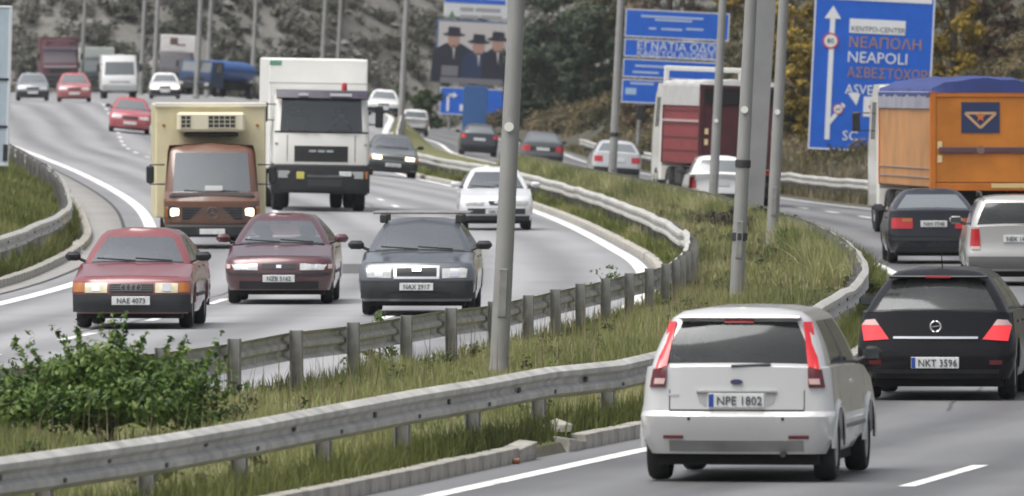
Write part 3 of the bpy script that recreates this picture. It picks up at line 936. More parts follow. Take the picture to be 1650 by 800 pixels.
# ================================================================== CARS
M_TYRE = mat("tyre_rubber", (.018, .018, .018), .85)
M_RIM = mat("wheel_rim", (.35, .35, .36), .4, metal=.6)
M_UNDER = mat("underbody_black", (.012, .012, .012), .9)
M_TRIM = mat("black_plastic_trim", (.018, .019, .021), .55, var=.25, scale=5)
M_TRIM2 = mat("dusty_black_bumper", (.024, .027, .03), .6, var=.3, scale=3)
M_INT = mat("interior_cloth", (.05, .05, .055), .9)
M_SEAT = mat("seat_cloth", (.10, .10, .11), .9)
M_CHROME = mat("chrome", (.75, .75, .76), .2, metal=.9)
M_PLATE = mat("number_plate_white", (.62, .63, .62), .5, var=.1, scale=12)
M_PLTXT = mat("number_plate_ink", (.05, .05, .06), .6)
M_EU = mat("plate_blue_band", (.02, .06, .3), .5)
M_HEAD = mat("headlamp_lens", (.45, .46, .45), .15, coat=.8, var=.15, scale=9)
M_HEADY = mat("headlamp_lens_aged", (.60, .55, .38), .2, coat=.6, var=.2, scale=9)
M_LIT = mat("headlamp_lit", (1.0, .86, .6), .3, emit=1.7)
M_AMBER = mat("amber_lens", (.36, .12, .02), .25, coat=.5)
M_TAIL = mat("tail_lens_red", (.42, .012, .018), .25, coat=.6)
M_TAILD = mat("tail_lens_dark_red", (.10, .008, .012), .25, coat=.6)
M_BRAKE = mat("brake_lamp_lit", (.72, .03, .036), .25, coat=.6, emit=.36)
M_BRAKE2 = mat("brake_lamp_glowing", (.52, .016, .022), .25, coat=.6, emit=.14)
M_CLEAR = mat("clear_lens", (.62, .42, .40), .2, coat=.6)
M_GLASS = glass("car_glass", (.80, .85, .83), .26)
M_GLASS_T = glass("car_glass_tinted", (.34, .39, .38), .0)
M_GLASS_D = mat("car_glass_dark", (.045, .052, .055), .08, coat=.6)
M_GLASS_F = mat("car_glass_sky", (.13, .145, .15), .15, coat=1.0)

def outline(F, Rr, W, rf, rr, bf, br, ys, na=3):
    pts = []
    Wf = W-rf
    for q in (0, .25, .5, .75, 1.0):
        x = Wf*q; pts.append((x, F-bf*(x/W)**2))
    cy = F-bf*(Wf/W)**2-rf
    for i in range(1, na+1):
        a = (math.pi/2)*i/(na+.35); pts.append((Wf+rf*math.sin(a), cy+rf*math.cos(a)))
    for y in ys: pts.append((W, y))
    Wr = W-rr; cy = Rr+br*(Wr/W)**2+rr
    for i in range(na, 0, -1):
        a = (math.pi/2)*i/(na+.35); pts.append((Wr+rr*math.sin(a), cy-rr*math.cos(a)))
    for q in (1.0, .75, .5, .25, 0):
        x = Wr*q; pts.append((x, Rr+br*(x/W)**2))
    return pts
def interp(tab, t):
    if t <= tab[0][0]: return tab[0][1]
    for (a, va), (b, vb) in zip(tab, tab[1:]):
        if t <= b: return va+(vb-va)*(t-a)/(b-a)
    return tab[-1][1]
def full(half):        # mirrored closed ring
    return half+[(-x, y, z) for x, y, z in half[-2:0:-1]]

class Car:
    def __init__(s, root, P, near=True, **kw):
        D = dict(L=4.3, W=1.70, H=1.42, wb=2.55, fo=.85, wr=.30, rf=.22, rr=.18, bf=.10, br=.07,
                 lv=[(.22, .07, .07, .93), (.38, .0, .0, .985), (.54, .015, .01, 1.0), (.68, .06, .03, .995)], top=(.12, .06, .955),
                 zs=[(0, .72), (.04, .77), (.27, .93), (.32, .95), (.75, .98), (.82, 1.01), (.97, .99), (1, .95)],
                 gh=(.265, .43, .72, .87), gw=.235, sw=[(.05, .40), (.45, .76)], glass=None, glassr=None, crown=.035, hoodcrown=.035)
        D.update(kw); s.__dict__.update(D)
        s.root, s.P, s.near = root, P, near
        s.hw = s.W/2; s.yf = s.L/2-s.fo; s.yr = s.yf-s.wb
        s.body(); s.green(); s.wheels()
    def z_s(s, y): return interp(s.zs, (s.L/2-y)/s.L)
    def body(s):
        Ra = s.wr+.06
        ys = []
        for ya in (s.yf, s.yr):
            ys += [ya+Ra*q for q in (1.0, .93, .72, .38, 0, -.38, -.72, -.93, -1.0)]
        mid = [s.yf-Ra+(s.yr+Ra-s.yf+Ra)*q for q in (.2, .5, .8)]
        ys = ys[:9]+mid+ys[9:]
        s.ring_ys = ys
        def arch(y):
            for ya in (s.yf, s.yr):
                if abs(y-ya) < Ra*1.001: return s.wr*.98+math.sqrt(max(0, Ra*Ra-(y-ya)**2))
            return 0
        rings = []
        for k, (z, fo, ro, wf) in enumerate(s.lv):
            h = outline(s.L/2-fo, -s.L/2+ro, s.hw*wf, s.rf, s.rr, s.bf, s.br, ys)
            r = []
            for i, (x, y) in enumerate(h):
                zz = z
                side = 8 <= i < 8+len(ys)
                if side: zz = max(zz, arch(y)+k*.006)
                r.append((x, y, min(zz, s.z_s(y)-.02)))
            rings.append(full(r))
        fo, ro, wf = s.top
        W4 = s.hw*wf; s.W4 = W4
        def dome(x, y): return s.z_s(y)+s.hoodcrown*(1-(x/W4)**2)
        for k, ins in enumerate((0, .05, .14)):
            h = outline(s.L/2-fo-ins*.9, -s.L/2+ro+ins*.5, W4-ins, max(.05, s.rf-ins*.8), max(.05, s.rr-ins*.6), s.bf, s.br, ys)
            rings.append(full([(x, y, dome(x, y)-(.012 if k == 0 else 0)) for x, y in h]))
        h2 = h
        yc = s.L/2-s.gh[0]*s.L-.05; yb = s.L/2-s.gh[3]*s.L+.05
        drop = .42
        def tubz(x, y): return dome(x, y)-(drop if yb < y < yc else 0)
        rings[-1] = [(x, y, tubz(x, y)) for x, y, z in rings[-1]]
        for q in (.55, .0):
            rings.append(full([(x*q, y, tubz(x*q, y)) for x, y in h2]))
        m = len(rings[0])
        nb = len(s.lv)
        bb, it = MB(), MB()
        vs_ = [p for r in rings for p in r]
        fb, fi = [], []
        for i in range(len(rings)-1):
            for j in range(m):
                j2 = (j+1) % m
                q = (i*m+j, i*m+j2, (i+1)*m+j2, (i+1)*m+j)
                ym = sum(vs_[a][1] for a in q)/4
                if i >= nb+1 and yb-.02 < ym < yc+.02: fi.append(q)
                else: fb.append(q)
        bb.add(vs_, fb); it.add(vs_, fi)
        s.body_ob = clean(bb, "body", s.P, s.root, 38)
        clean(it, "interior", M_INT, s.root, 60)
        b = MB(); b.box(-s.hw+.15, s.hw-.15, -s.L/2+.24, s.L/2-.24, .15, .52); b.build("underbody", M_UNDER, s.root)
    def fw(s, k, z, end):
        """interpolated (offset, half width) of the front (end=1) or rear (end=-1) face at height z"""
        zt = s.z_s(s.L/2 if end > 0 else -s.L/2)
        ks = [(min(a[0], zt-.02-.001*(len(s.lv)-i)), a[1] if end > 0 else a[2], a[3]) for i, a in enumerate(s.lv)]+[(zt, s.top[0] if end > 0 else s.top[1], s.top[2])]
        ks = [q for q in ks if q[0] < zt]+[ks[-1]]
        o = interp([(q[0], q[1]) for q in ks], z); w = interp([(q[0], q[2]) for q in ks], z)
        return o, w*s.hw
    def face_y(s, x, z, end):
        zt = s.z_s(-s.L/2)
        if end < 0 and z > zt and s.gh[3] > .9:          # hatch: tailgate glass plane
            v = min(1, (z-zt)/(s.H-.09-zt))
            yb = s.L/2-s.gh[3]*s.L; yt = s.L/2-s.gh[2]*s.L
            y0 = yb+(yt-yb)*v; w = (s.W4-.055)*(1-v)+(s.W4-s.gw)*v
            r = .12; bow = .05
        else:
            o, w = s.fw(0, z, end); y0 = s.L/2-o; r = s.rf if end > 0 else s.rr; bow = s.bf if end > 0 else s.br
        ax = abs(x); wi = w-r
        if ax <= wi: y = bow*(ax/w)**2
        else:
            dx = min(.97, (ax-wi)/r); y = bow*(wi/w)**2+r*(1-math.sqrt(1-dx*dx))
        if end > 0: return y0-y
        if s.gh[3] > .9 and z > zt: return y0+y
        return -y0+y
    def side_x(s, z):
        ks = [(a[0], a[3]) for a in s.lv]+[(.9, s.top[2])]
        return interp(ks, z)*s.hw
    def patch(s, name, m, q, end, off=.012, mir=False, nx=6, nz=3, depth=.03, parent=None):
        """q: (x0,x1,z0,z1) or four (x,z) corners: bl, br, tr, tl"""
        if not isinstance(q[0], tuple): q = ((q[0], q[2]), (q[1], q[2]), (q[1], q[3]), (q[0], q[3]))
        out = []
        for sg in ((1, -1) if mir else (1,)):
            rows = []
            for j in range(nz+1):
                v = j/nz; r = []
                for i in range(nx+1):
                    u = i/nx
                    x = ((q[0][0]*(1-u)+q[1][0]*u)*(1-v)+(q[3][0]*(1-u)+q[2][0]*u)*v)*sg
                    z = (q[0][1]*(1-u)+q[1][1]*u)*(1-v)+(q[3][1]*(1-u)+q[2][1]*u)*v
                    r.append((x, s.face_y(x, z, end)+end*off, z))
                rows.append(r)
            b = MB(); b.grid(rows)
            edge = rows[0]+[r[-1] for r in rows[1:]]+rows[-1][-2::-1]+[r[0] for r in rows[-2:0:-1]]
            b.grid([edge, [(x, y-end*depth, z) for x, y, z in edge]], True)
            out.append(b.build(name, m, parent or s.root, smooth=40))
        return out
    def green(s):
        g0, g1, g2, g3 = [s.L/2-t*s.L for t in s.gh]
        Wb = s.W4-.052; Wr = s.W4-s.gw; zt = s.H-.09
        stf = [0.0]; win = []
        for k, (a, b) in enumerate(s.sw):
            stf += [a, (a+b)/2, b]; win.append((a, b))
        stf.append(1.0)
        def ring(F, Rr, W, rf, rr, bf, br):
            cyf = F-bf*((W-rf)/W)**2-rf; cyr = Rr+br*((W-rr)/W)**2+rr
            return outline(F, Rr, W, rf, rr, bf, br, [cyf+(cyr-cyf)*t for t in stf], 2)
        base = ring(g0, g3, Wb, .10, .10, .16, .06); top = ring(g1, g2, Wr, .12, .12, .07, .05)
        base = [(x, y, s.z_s(y)+s.hoodcrown*(1-(x/s.W4)**2)-.006) for x, y in base]
        top = [(x, y, zt) for x, y in top]
        vl = [0, .06, .3, .5, .7, .93, 1.0]
        rings = []
        for v in vl:
            bu = math.sin(math.pi*v)
            r = []
            for (a, b) in zip(base, top):
                x, y, z = [a[i]+(b[i]-a[i])*v for i in range(3)]
                x *= 1+.025*bu
                r.append((x, y+(.025*bu if y > (g0+g3)/2+.5 else -.02*bu if y < g2 else 0), z))
            rings.append(full(r))
        n = len(base); m = 2*n-2
        t3 = [(x*.86, y+(-.12 if y > (g1+g2)/2 else .10)*1.0, s.H-.032) for x, y, z in top]
        t4 = [(x*.5, (y-(g1+g2)/2)*.8+(g1+g2)/2, s.H) for x, y, z in top]
        t5 = [(0, (y-(g1+g2)/2)*.8+(g1+g2)/2, s.H+.004) for x, y, z in top]
        for t in (t3, t4, t5): rings.append(full(t))
        vs_ = [p for r in rings for p in r]
        nf = 4; ns0 = 4+2+1; ns1 = ns0+len(stf)-1     # segment index ranges on the half ring
        hull = []; wins = {}; seal = []
        for i in range(len(rings)-1):
            for j in range(m):
                q = (i*m+j, i*m+(j+1) % m, (i+1)*m+(j+1) % m, (i+1)*m+j)
                jj = j if j < n-1 else m-1-j          # mirrored segment index
                if (i == 0 and (jj < nf or ns0 <= jj < ns1-1 or (jj >= n-1-nf and s.gh[3] < .9))) or (1 <= i <= 4 and ns0 <= jj < ns1 and any(abs(stf[jj-ns0]-win[k][1]) < 1e-6 and abs(stf[jj-ns0+1]-win[k+1][0]) < 1e-6 for k in range(len(win)-1))):
                    seal.append(q); continue
                sg = 1 if j < n-1 else -1
                key = None
                if 1 <= i <= 4:
                    if jj < nf: key = ("windscreen", 0)
                    elif jj >= n-1-nf: key = ("rear_window", 0)
                    elif ns0 <= jj < ns1:
                        f0, f1 = stf[jj-ns0], stf[jj-ns0+1]
                        for k, (a, b) in enumerate(win):
                            if f0 >= a-1e-6 and f1 <= b+1e-6: key = ("side_window", sg*(k+1))
                if key: wins.setdefault(key, []).append(q)
                else: hull.append(q)
        b = MB(); b.add(vs_, hull); clean(b, "roof", s.P, s.root, 40)
        b = MB(); b.add(vs_, seal); clean(b, "window_seal", M_TRIM, s.root, 40)
        gm = s.glass or (M_GLASS if s.near else M_GLASS_F)
        gr = s.glassr or gm
        for key, fs_ in wins.items():
            b = MB(); b.add(vs_, fs_)
            clean(b, key[0], gr if key[0] == "rear_window" else gm, s.root, 60)
        s.g = (g0, g1, g2, g3); s.zt = zt; s.Wb = Wb; s.Wr = Wr
    def wheels(s):
        w = .19
        b = MB(); r = s.wr; ri = r*.62
        b.lathe_x([(-w/2, ri), (-w/2, r*.9), (-w/2+.03, r*.985), (0, r), (w/2-.03, r*.985), (w/2, r*.9), (w/2, ri)], (0, 0, 0), 22)
        tm = b.mesh("tyre", 40); tm.materials.append(M_TYRE)
        b = MB(); b.lathe_x([(w/2-.01, ri), (w/2-.035, ri*.86), (w/2-.05, ri*.5), (w/2-.02, ri*.22), (w/2-.015, 0.001)], (0, 0, 0), 22)
        for k in range(5):
            a = k*2*math.pi/5
            c, d = math.cos(a), math.sin(a)
            for q in (-1, 1):
                pass
            b.add([(w/2-.03, c*ri*.2-d*.035, d*ri*.2+c*.035), (w/2-.03, c*ri*.2+d*.035, d*ri*.2-c*.035), (w/2-.018, c*ri*.95+d*.028, d*ri*.95-c*.028), (w/2-.018, c*ri*.95-d*.028, d*ri*.95+c*.028)], [(0, 1, 2, 3)])
        rm = b.mesh("rim", 40); rm.materials.append(M_RIM)
        for sx in (-1, 1):
            for ya in (s.yf, s.yr):
                t = link("wheel", tm, None, s.root); t.location = (sx*(s.hw-.125), ya, r)
                if sx < 0: t.rotation_euler = (0, 0, math.pi)
                if s.near: link("rim", rm, None, t)
    # ---------------- fittings
    def mirrors(s, m=None, z=None, t=.315, w=.2, h=.13):
        y = s.L/2-t*s.L; z = z or s.z_s(y)+.09
        for sx in (-1, 1):
            b = MB()
            xa = s.W4-.02; xb = s.W4+.03+w
            b.box(min(sx*(xa+.03), sx*xb), max(sx*(xa+.03), sx*xb), y-.05, y+.08, z-h/2, z+h/2, .045)
            mo = b.build("wing_mirror", m or s.P, s.root, smooth=50)
            b = MB(); b.tube([(sx*(xa-.05), y, z-.08), (sx*(xa+.09), y, z-.02)], .025, 6); b.build("mirror_arm", M_TRIM, mo)
            b = MB(); b.box(min(sx*(xa+.05), sx*(xb-.02)), max(sx*(xa+.05), sx*(xb-.02)), y-.058, y-.051, z-h/2+.02, z+h/2-.02); b.build("mirror_glass", M_GLASS_D, mo)
    def seats(s, wheel_left=True):
        g0, g1, g2, g3 = s.g
        z0 = s.z_s((g0+g3)/2)-.42
        yfs = g0-1.05; yre = max(g3+.35, yfs-.95)
        for x in (-.36, .36):
            b = MB(); b.box(x-.23, x+.23, yfs-.1, yfs+.03, z0, z0+.5, .06); st = b.build("seat", M_SEAT, s.root, smooth=50)
            b = MB(); b.box(x-.13, x+.13, yfs-.13, yfs-.04, z0+.53, z0+.70, .04); b.build("headrest", M_SEAT, st, smooth=50)
        b = MB(); b.box(-.6, .6, yre-.1, yre+.05, z0, z0+.47, .06); rb = b.build("rear_bench", M_SEAT, s.root, smooth=50)
        for x in (-.34, .34):
            b = MB(); b.box(x-.12, x+.12, yre-.12, yre-.04, z0+.48, z0+.6, .03); b.build("headrest", M_SEAT, rb, smooth=50)
        b = MB(); b.box(-.65, .65, g0-.5, g0-.08, z0+.1, s.z_s(g0)-.03, .05); b.build("dashboard", M_INT, s.root, smooth=50)
        b = MB(); x = -.36 if wheel_left else .36
        pts = [(x+.18*math.cos(a*math.pi/6), g0-.58-.05*math.sin(a*math.pi/6), z0+.36+.17*math.sin(a*math.pi/6)) for a in range(13)]
        b.tube(pts, .016, 6, False); b.build("steering_wheel", M_INT, s.root)
        b = MB(); b.box(-.1, .1, g1-.12, g1-.08, s.H-.17, s.H-.11, .015); b.build("rear_view_mirror", M_INT, s.root)
    def plate(s, end, z, x=0, w=.52, h=.115, txt=None, eu=False, off=.03):
        y = s.face_y(x, z, end)+end*off
        b = MB(); b.box(x-w/2, x+w/2, min(y, y-end*.03), max(y, y-end*.03), z-h/2, z+h/2, .004); p = b.build("number_plate", M_PLATE, s.root)
        if eu:
            xe = x-w/2 if end < 0 else x+w/2-.05
            b = MB(); b.box(xe+.003, xe+.047, y-.003 if end < 0 else y, y if end < 0 else y+.003, z-h/2+.004, z+h/2-.004); b.build("plate_band", M_EU, p)
        if txt:
            lettering(txt, h*.88, x+(.025 if eu and end < 0 else 0), y+end*.004, z-h*.31, M_PLTXT, p, 'CENTER', rz=0 if end < 0 else math.pi, sx=.92)
        return p
    def wipers(s, end=1):
        g0, g1, g2, g3 = s.g
        for x0, x1 in ((-.5, .02), (.02, .58)):
            z = s.z_s(g0)+s.hoodcrown+.02
            yy = lambda x: g0-.16*(x/s.Wb)**2+.012
            b = MB(); b.tube([(x0, yy(x0)-.005, z+.0), (x1, yy(x1)-.035, z+.035)], .012, 5); b.build("wiper", M_TRIM, s.root)
    def rear_wiper(s, z, x0=-.02, x1=.36):
        b = MB(); b.tube([(x0, s.face_y(x0, z, -1)-.03, z), (x1, s.face_y(x1, z+.02, -1)-.025, z+.015)], .013, 5); b.build("wiper", M_TRIM, s.root)
    def strips(s, m, z=.5, h=.05):
        Ra = s.wr+.1
        for sx in (-1, 1):
            x = s.side_x(z)*sx
            b = MB(); b.box(min(x-sx*.01, x+sx*.014), max(x-sx*.01, x+sx*.014), s.yr+Ra, s.yf-Ra, z-h/2, z+h/2, .006); b.build("rub_strip", m, s.root)
    def handles(s, ts=(.52, .72), z=.86):
        for sx in (-1, 1):
            for t in ts:
                y = s.L/2-t*s.L; x = (s.side_x(z))*sx
                b = MB(); b.box(min(x-sx*.02, x+sx*.02), max(x-sx*.02, x+sx*.02), y-.08, y+.08, z-.018, z+.018, .008); b.build("door_handle", s.P, s.root)
            for t in ((.33, .52, .73) if len(ts) > 1 else (.33, .6)):
                y = s.L/2-t*s.L
                b = MB(); rows = []
                for k in range(6):
                    z_ = .26+(s.z_s(y)-.03-.26)*k/5; x = s.side_x(z_)+.003
                    rows.append([(sx*x, y-.006, z_), (sx*x, y+.006, z_)])
                b.grid(rows); b.build("door_gap", M_UNDER, s.root)
    def bonnet_gap(s):
        b = MB(); rows = []
        for i in range(13):
            x = -s.W4*.82+s.W4*1.64*i/12
            y = s.L/2-s.top[0]-.06-s.bf*(x/s.W4)**2; z = s.z_s(y)+s.hoodcrown*(1-(x/s.W4)**2)+.002
            rows.append([(x, y, z), (x, y+.012, z)])
        b.grid(rows); b.build("bonnet_gap", M_UNDER, s.root)

def clean(mb, name, m, parent, ang):
    import bmesh
    me = bpy.data.meshes.new(name)
    bm = bmesh.new()
    used = sorted({i for f in mb.f for i in f})
    mp = {i: bm.verts.new(mb.v[i]) for i in used}
    for f in mb.f:
        try: bm.faces.new([mp[i] for i in f])
        except ValueError: pass
    bmesh.ops.remove_doubles(bm, verts=bm.verts, dist=.0015)
    bmesh.ops.dissolve_degenerate(bm, dist=.0008, edges=bm.edges)
    bmesh.ops.recalc_face_normals(bm, faces=bm.faces)
    if name.endswith("window") or name == "windscreen":      # panes face outwards
        if sum((f.calc_center_median()-Vector((0, 0, .9))).dot(f.normal) for f in bm.faces) < 0:
            bmesh.ops.reverse_faces(bm, faces=bm.faces)
    bm.to_mesh(me); bm.free()
    me.polygons.foreach_set("use_smooth", np.ones(len(me.polygons), bool))
    me.set_sharp_from_angle(angle=R(ang))
    me.update()
    return link(name, me, m, parent)

def place(root, x, d, side, L, z=None, turn=0.0):
    """x: picture column of the near face's centre; d: table distance of that face; side L: oncoming, R: outbound"""
    X, Y = px(x, d), d*K
    h = heading_left(X, Y) if side == 'L' else heading_right(X, Y)
    if turn: h = Matrix.Rotation(R(turn), 3, 'Z') @ h
    c = Vector((X, Y, 0))+h*(-L/2 if side == 'L' else L/2)
    zf = z_left if side == 'L' else z_right
    e = 1.2
    up = Vector((-(zf(c.x+e, c.y)-zf(c.x-e, c.y))/(2*e), -(zf(c.x, c.y+e)-zf(c.x, c.y-e))/(2*e), 1)).normalized()
    fy = (h-up*h.dot(up)).normalized(); fx = fy.cross(up).normalized()
    Mx = Matrix((fx, fy, up)).transposed().to_4x4()
    Mx.translation = (c.x, c.y, zf(c.x, c.y)+.003)
    root.matrix_world = Mx
    return root
def thing(name, label, cat, group=None):
    o = empty(name); return tag(o, label, cat, group)
G_ON = "cars coming towards the camera"; G_OUT = "cars driving away from the camera"

# ---- red saloon with black bumper (near left)
rt = thing("saloon_car", "faded red boxy saloon with amber corner lamps and wide black bumper", "car", G_ON)
c = Car(rt, paint("paint_faded_red", (.20, .038, .043), rough=.36, dirt=.4), L=4.39, W=1.70, H=1.40, wb=2.54, fo=.87, wr=.30, rf=.16, bf=.07,
        zs=[(0, .68), (.03, .71), (.27, .90), (.32, .92), (.75, .95), (.82, .99), (.97, .97), (1, .93)], gh=(.265, .41, .72, .87), gw=.25)
c.patch("bumper", M_TRIM2, (-.835, .835, .24, .49), 1, .04, nx=22, nz=4, depth=.1)
c.patch("rear_bumper", M_TRIM2, (-.83, .83, .26, .5), -1, .04, nx=20, nz=4, depth=.1)
c.patch("grille", M_TRIM, (-.31, .31, .515, .665), 1, .012)
g = c.patch("grille_frame", M_TRIM, (-.33, .33, .665, .69), 1, .016)
for z in (.545, .575, .605, .635):
    c.patch("grille_bar", mat("grille_grey", (.07, .07, .07), .5), (-.30, .30, z-.006, z+.006), 1, .017, nz=1)
b = MB()
for k in range(4):
    cx = -.105+.07*k; y = c.face_y(cx, .59, 1)+.03
    b.tube([(cx+.042*math.cos(a*math.pi/8), y+.001*k, .59+.042*math.sin(a*math.pi/8)) for a in range(17)], .006, 5, False)
b.build("ring_emblem", mat("emblem_grey", (.22, .22, .23), .35), rt)
c.patch("headlamp", M_HEADY, (.34, .66, .515, .665), 1, .018, mir=True)
c.patch("corner_lamp", M_AMBER, (.665, .825, .525, .66), 1, .018, mir=True, nx=8)
c.plate(1, .405, w=.54, h=.12, txt="NAE 4073", off=.065)
c.mirrors(M_TRIM, t=.325); c.seats(); c.wipers(); c.strips(M_TRIM, .47); c.handles(); c.bonnet_gap()
c.patch("lamp_reflector", M_CHROME, (.44, .56, .54, .645), 1, .022, mir=True)
place(rt, 211, 131.5, 'L', 4.39, turn=1.5)

# ---- maroon saloon
rt = thing("saloon_car", "rounded maroon saloon with slim headlamps, between the red saloon and the estate with roof bars", "car", G_ON)
c = Car(rt, paint("paint_maroon", (.085, .02, .027), metal=.25, rough=.3, dirt=.5), L=4.45, W=1.70, H=1.40, wb=2.55, wr=.29, rf=.28, bf=.13,
        zs=[(0, .66), (.03, .70), (.27, .91), (.32, .93), (.75, .97), (.84, 1.0), (.97, .98), (1, .93)], gh=(.25, .43, .71, .87), gw=.28, hoodcrown=.05)
c.patch("grille", M_TRIM, (-.27, .27, .555, .635), 1, .012)
b = c.patch("grille_badge", M_CHROME, (-.04, .04, .57, .62), 1, .022)
c.patch("headlamp", M_HEAD, ((.33, .535), (.70, .54), (.765, .655), (.33, .64)), 1, .02, mir=True, nx=8)
c.patch("corner_lamp", M_CLEAR, (.765, .83, .56, .655), 1, .014, mir=True)
c.patch("lower_grille", M_TRIM, (-.62, .62, .24, .36), 1, .014, nx=12)
c.patch("bumper_strip", M_TRIM2, (-.80, .80, .455, .49), 1, .016, nx=20, nz=1)
c.plate(1, .405, w=.5, h=.11, txt="NZB 5162", off=.03)
c.mirrors(t=.31); c.seats(); c.wipers(); c.strips(M_TRIM, .5); c.handles(); c.bonnet_gap()
c.patch("lamp_reflector", M_CHROME, (.5, .6, .56, .625), 1, .026, mir=True)
place(rt, 449, 145.5, 'L', 4.45, turn=1.0)

# ---- dark grey car with roof bars
rt = thing("estate_car", "dark grey car with roof bars and chrome grille frame behind the near posts", "car", G_ON)
c = Car(rt, paint("paint_slate", (.085, .095, .11), metal=.3, rough=.32, dirt=.45), L=4.51, W=1.74, H=1.43, wb=2.51, fo=.92, wr=.31, rf=.2, bf=.10,
        zs=[(0, .74), (.03, .77), (.27, .93), (.32, .95), (.75, .98), (.85, 1.0), (1, .97)], gh=(.265, .42, .80, .955), gw=.26, sw=[(.05, .38), (.42, .72), (.76, .92)])
c.patch("grille", M_TRIM, (-.30, .30, .59, .72), 1, .016)
for q in ((-.34, .34, .72, .755), (-.34, .34, .555, .59), (-.34, -.30, .59, .72), (.30, .34, .59, .72)):
    c.patch("grille_frame", M_CHROME, q, 1, .026, nz=1)
c.patch("badge", M_CHROME, (-.065, .065, .67, .745), 1, .036)
c.patch("headlamp", M_HEAD, ((.38, .565), (.74, .575), (.76, .735), (.38, .735)), 1, .014, mir=True, nx=8)
c.patch("bumper", M_TRIM2, (-.84, .84, .26, .53), 1, .03, nx=22, nz=4, depth=.08)
c.patch("lower_grille", M_TRIM, (-.5, .5, .28, .35), 1, .045, nx=12)
c.plate(1, .44, w=.5, h=.11, txt="NAX 2917", off=.06)
c.mirrors(M_TRIM, t=.32, w=.22); c.seats(); c.wipers(); c.handles(); c.bonnet_gap()
for t in (.46, .70):
    y = c.L/2-t*c.L
    b = MB(); b.tube([(-.73, y, c.H+.085), (.73, y, c.H+.085)], .02, 8); rb = b.build("roof_bar", M_GALV_D, rt, smooth=40)
    for sx in (-1, 1):
        b = MB(); b.box(sx*.57-.06, sx*.57+.06, y-.05, y+.05, c.H-.07, c.H+.065, .02); b.build("bar_foot", M_DARK, rb)
c.patch("lamp_reflector", M_CHROME, (.5, .63, .59, .71), 1, .02, mir=True)
place(rt, 671, 138.5, 'L', 4.51, turn=1.5)

# ---- white saloon behind the lamp post
rt = thing("saloon_car", "white saloon partly hidden behind the thick lamp post", "car", G_ON)
c = Car(rt, paint("paint_pale_white", (.66, .67, .68), metal=.1, rough=.3, dirt=.3), L=4.14, W=1.69, H=1.44, wb=2.45, wr=.29, rf=.24, bf=.11,
        zs=[(0, .70), (.03, .74), (.26, .93), (.32, .95), (.75, .98), (.84, 1.01), (1, .96)], gh=(.255, .42, .72, .87), gw=.25)
c.patch("grille", M_TRIM, ((-.15, .58), (.15, .58), (.2, .70), (-.2, .70)), 1, .014)
c.patch("badge", M_CHROME, (-.05, .05, .61, .68), 1, .024)
c.patch("headlamp", mat("headlamp_lens_grey", (.33, .33, .33), .15, coat=.8, var=.2, scale=9), ((.30, .57), (.70, .575), (.74, .69), (.26, .69)), 1, .014, mir=True, nx=8)
c.patch("bumper_grille", M_TRIM, (-.66, .66, .37, .50), 1, .014, nx=16)
c.patch("lower_spoiler", M_TRIM2, (-.76, .76, .22, .33), 1, .02, nx=16)
c.plate(1, .43, w=.5, h=.11, txt="NBE 8310", off=.03)
c.mirrors(t=.31); c.seats(); c.wipers(); c.handles()
place(rt, 800, 213, 'L', 4.14)

# ---- dark green-grey hatchback beside the truck
rt = thing("hatchback_car", "grey-green hatchback with lit headlamps beside the white truck", "car", G_ON)
c = Car(rt, paint("paint_grey_green", (.10, .115, .11), metal=.2, dirt=.5), L=4.02, W=1.70, H=1.42, wb=2.47, wr=.3, rf=.2, bf=.09,
        zs=[(0, .72), (.03, .75), (.27, .93), (.32, .95), (.8, .98), (.94, .98), (1, .96)], gh=(.265, .42, .85, .955), gw=.25, sw=[(.05, .42), (.47, .82)])
c.patch("grille", M_TRIM, (-.36, .36, .575, .69), 1, .012)
c.patch("headlamp", M_LIT, (.40, .70, .575, .695), 1, .018, mir=True)
c.patch("corner_lamp", M_AMBER, (.71, .82, .58, .69), 1, .016, mir=True)
c.patch("bumper", M_TRIM2, (-.83, .83, .24, .5), 1, .03, nx=22, nz=4, depth=.08)
c.plate(1, .4, txt="NHP 6624", off=.055)
c.mirrors(M_TRIM, t=.32); c.seats(); c.wipers()
place(rt, 632, 312, 'L', 4.02)

def far_front(label, P, x, d, rt_name="saloon_car", W=1.68, H=1.42, L=4.2, lit=False, dark=True, turn=0.0, z=None):
    rt = thing(rt_name, label, "car", G_ON)
    c = Car(rt, P, near=False, L=L, W=W, H=H, wr=.3)
    c.patch("grille", M_TRIM, (-.3, .3, .57, .69), 1, .012)
    c.patch("headlamp", M_LIT if lit else M_HEAD, (.36, .74, .57, .70), 1, .016, mir=True)
    if dark: c.patch("bumper", M_TRIM2, (-.82, .82, .24, .5), 1, .03, nx=16, nz=3, depth=.08)
    c.plate(1, .42, off=.06)
    c.mirrors(M_TRIM)
    return place(rt, x, d, 'L', L, turn=turn)
far_front("small bright red car alone on the far bend, left of the cream box van", paint("paint_red", (.42, .06, .075), dirt=.4), 208, 372, dark=False)
far_front("pale red car beside the grey one in front of the dark red lorry", paint("paint_pale_red", (.40, .09, .095), dirt=.5), 120, 452, dark=False)
far_front("silver-grey car at the far left, leftmost of all the cars", paint("paint_mid_grey", (.28, .29, .31), metal=.3), 53, 468)
far_front("white car with lit headlamps in front of the dark container truck", paint("paint_white"  , (.78, .78, .77)), 266, 500, lit=True)
far_front("white car far up the road between the white truck and the old hatchback", paint("paint_white", (.78, .78, .77)), 617, 488)

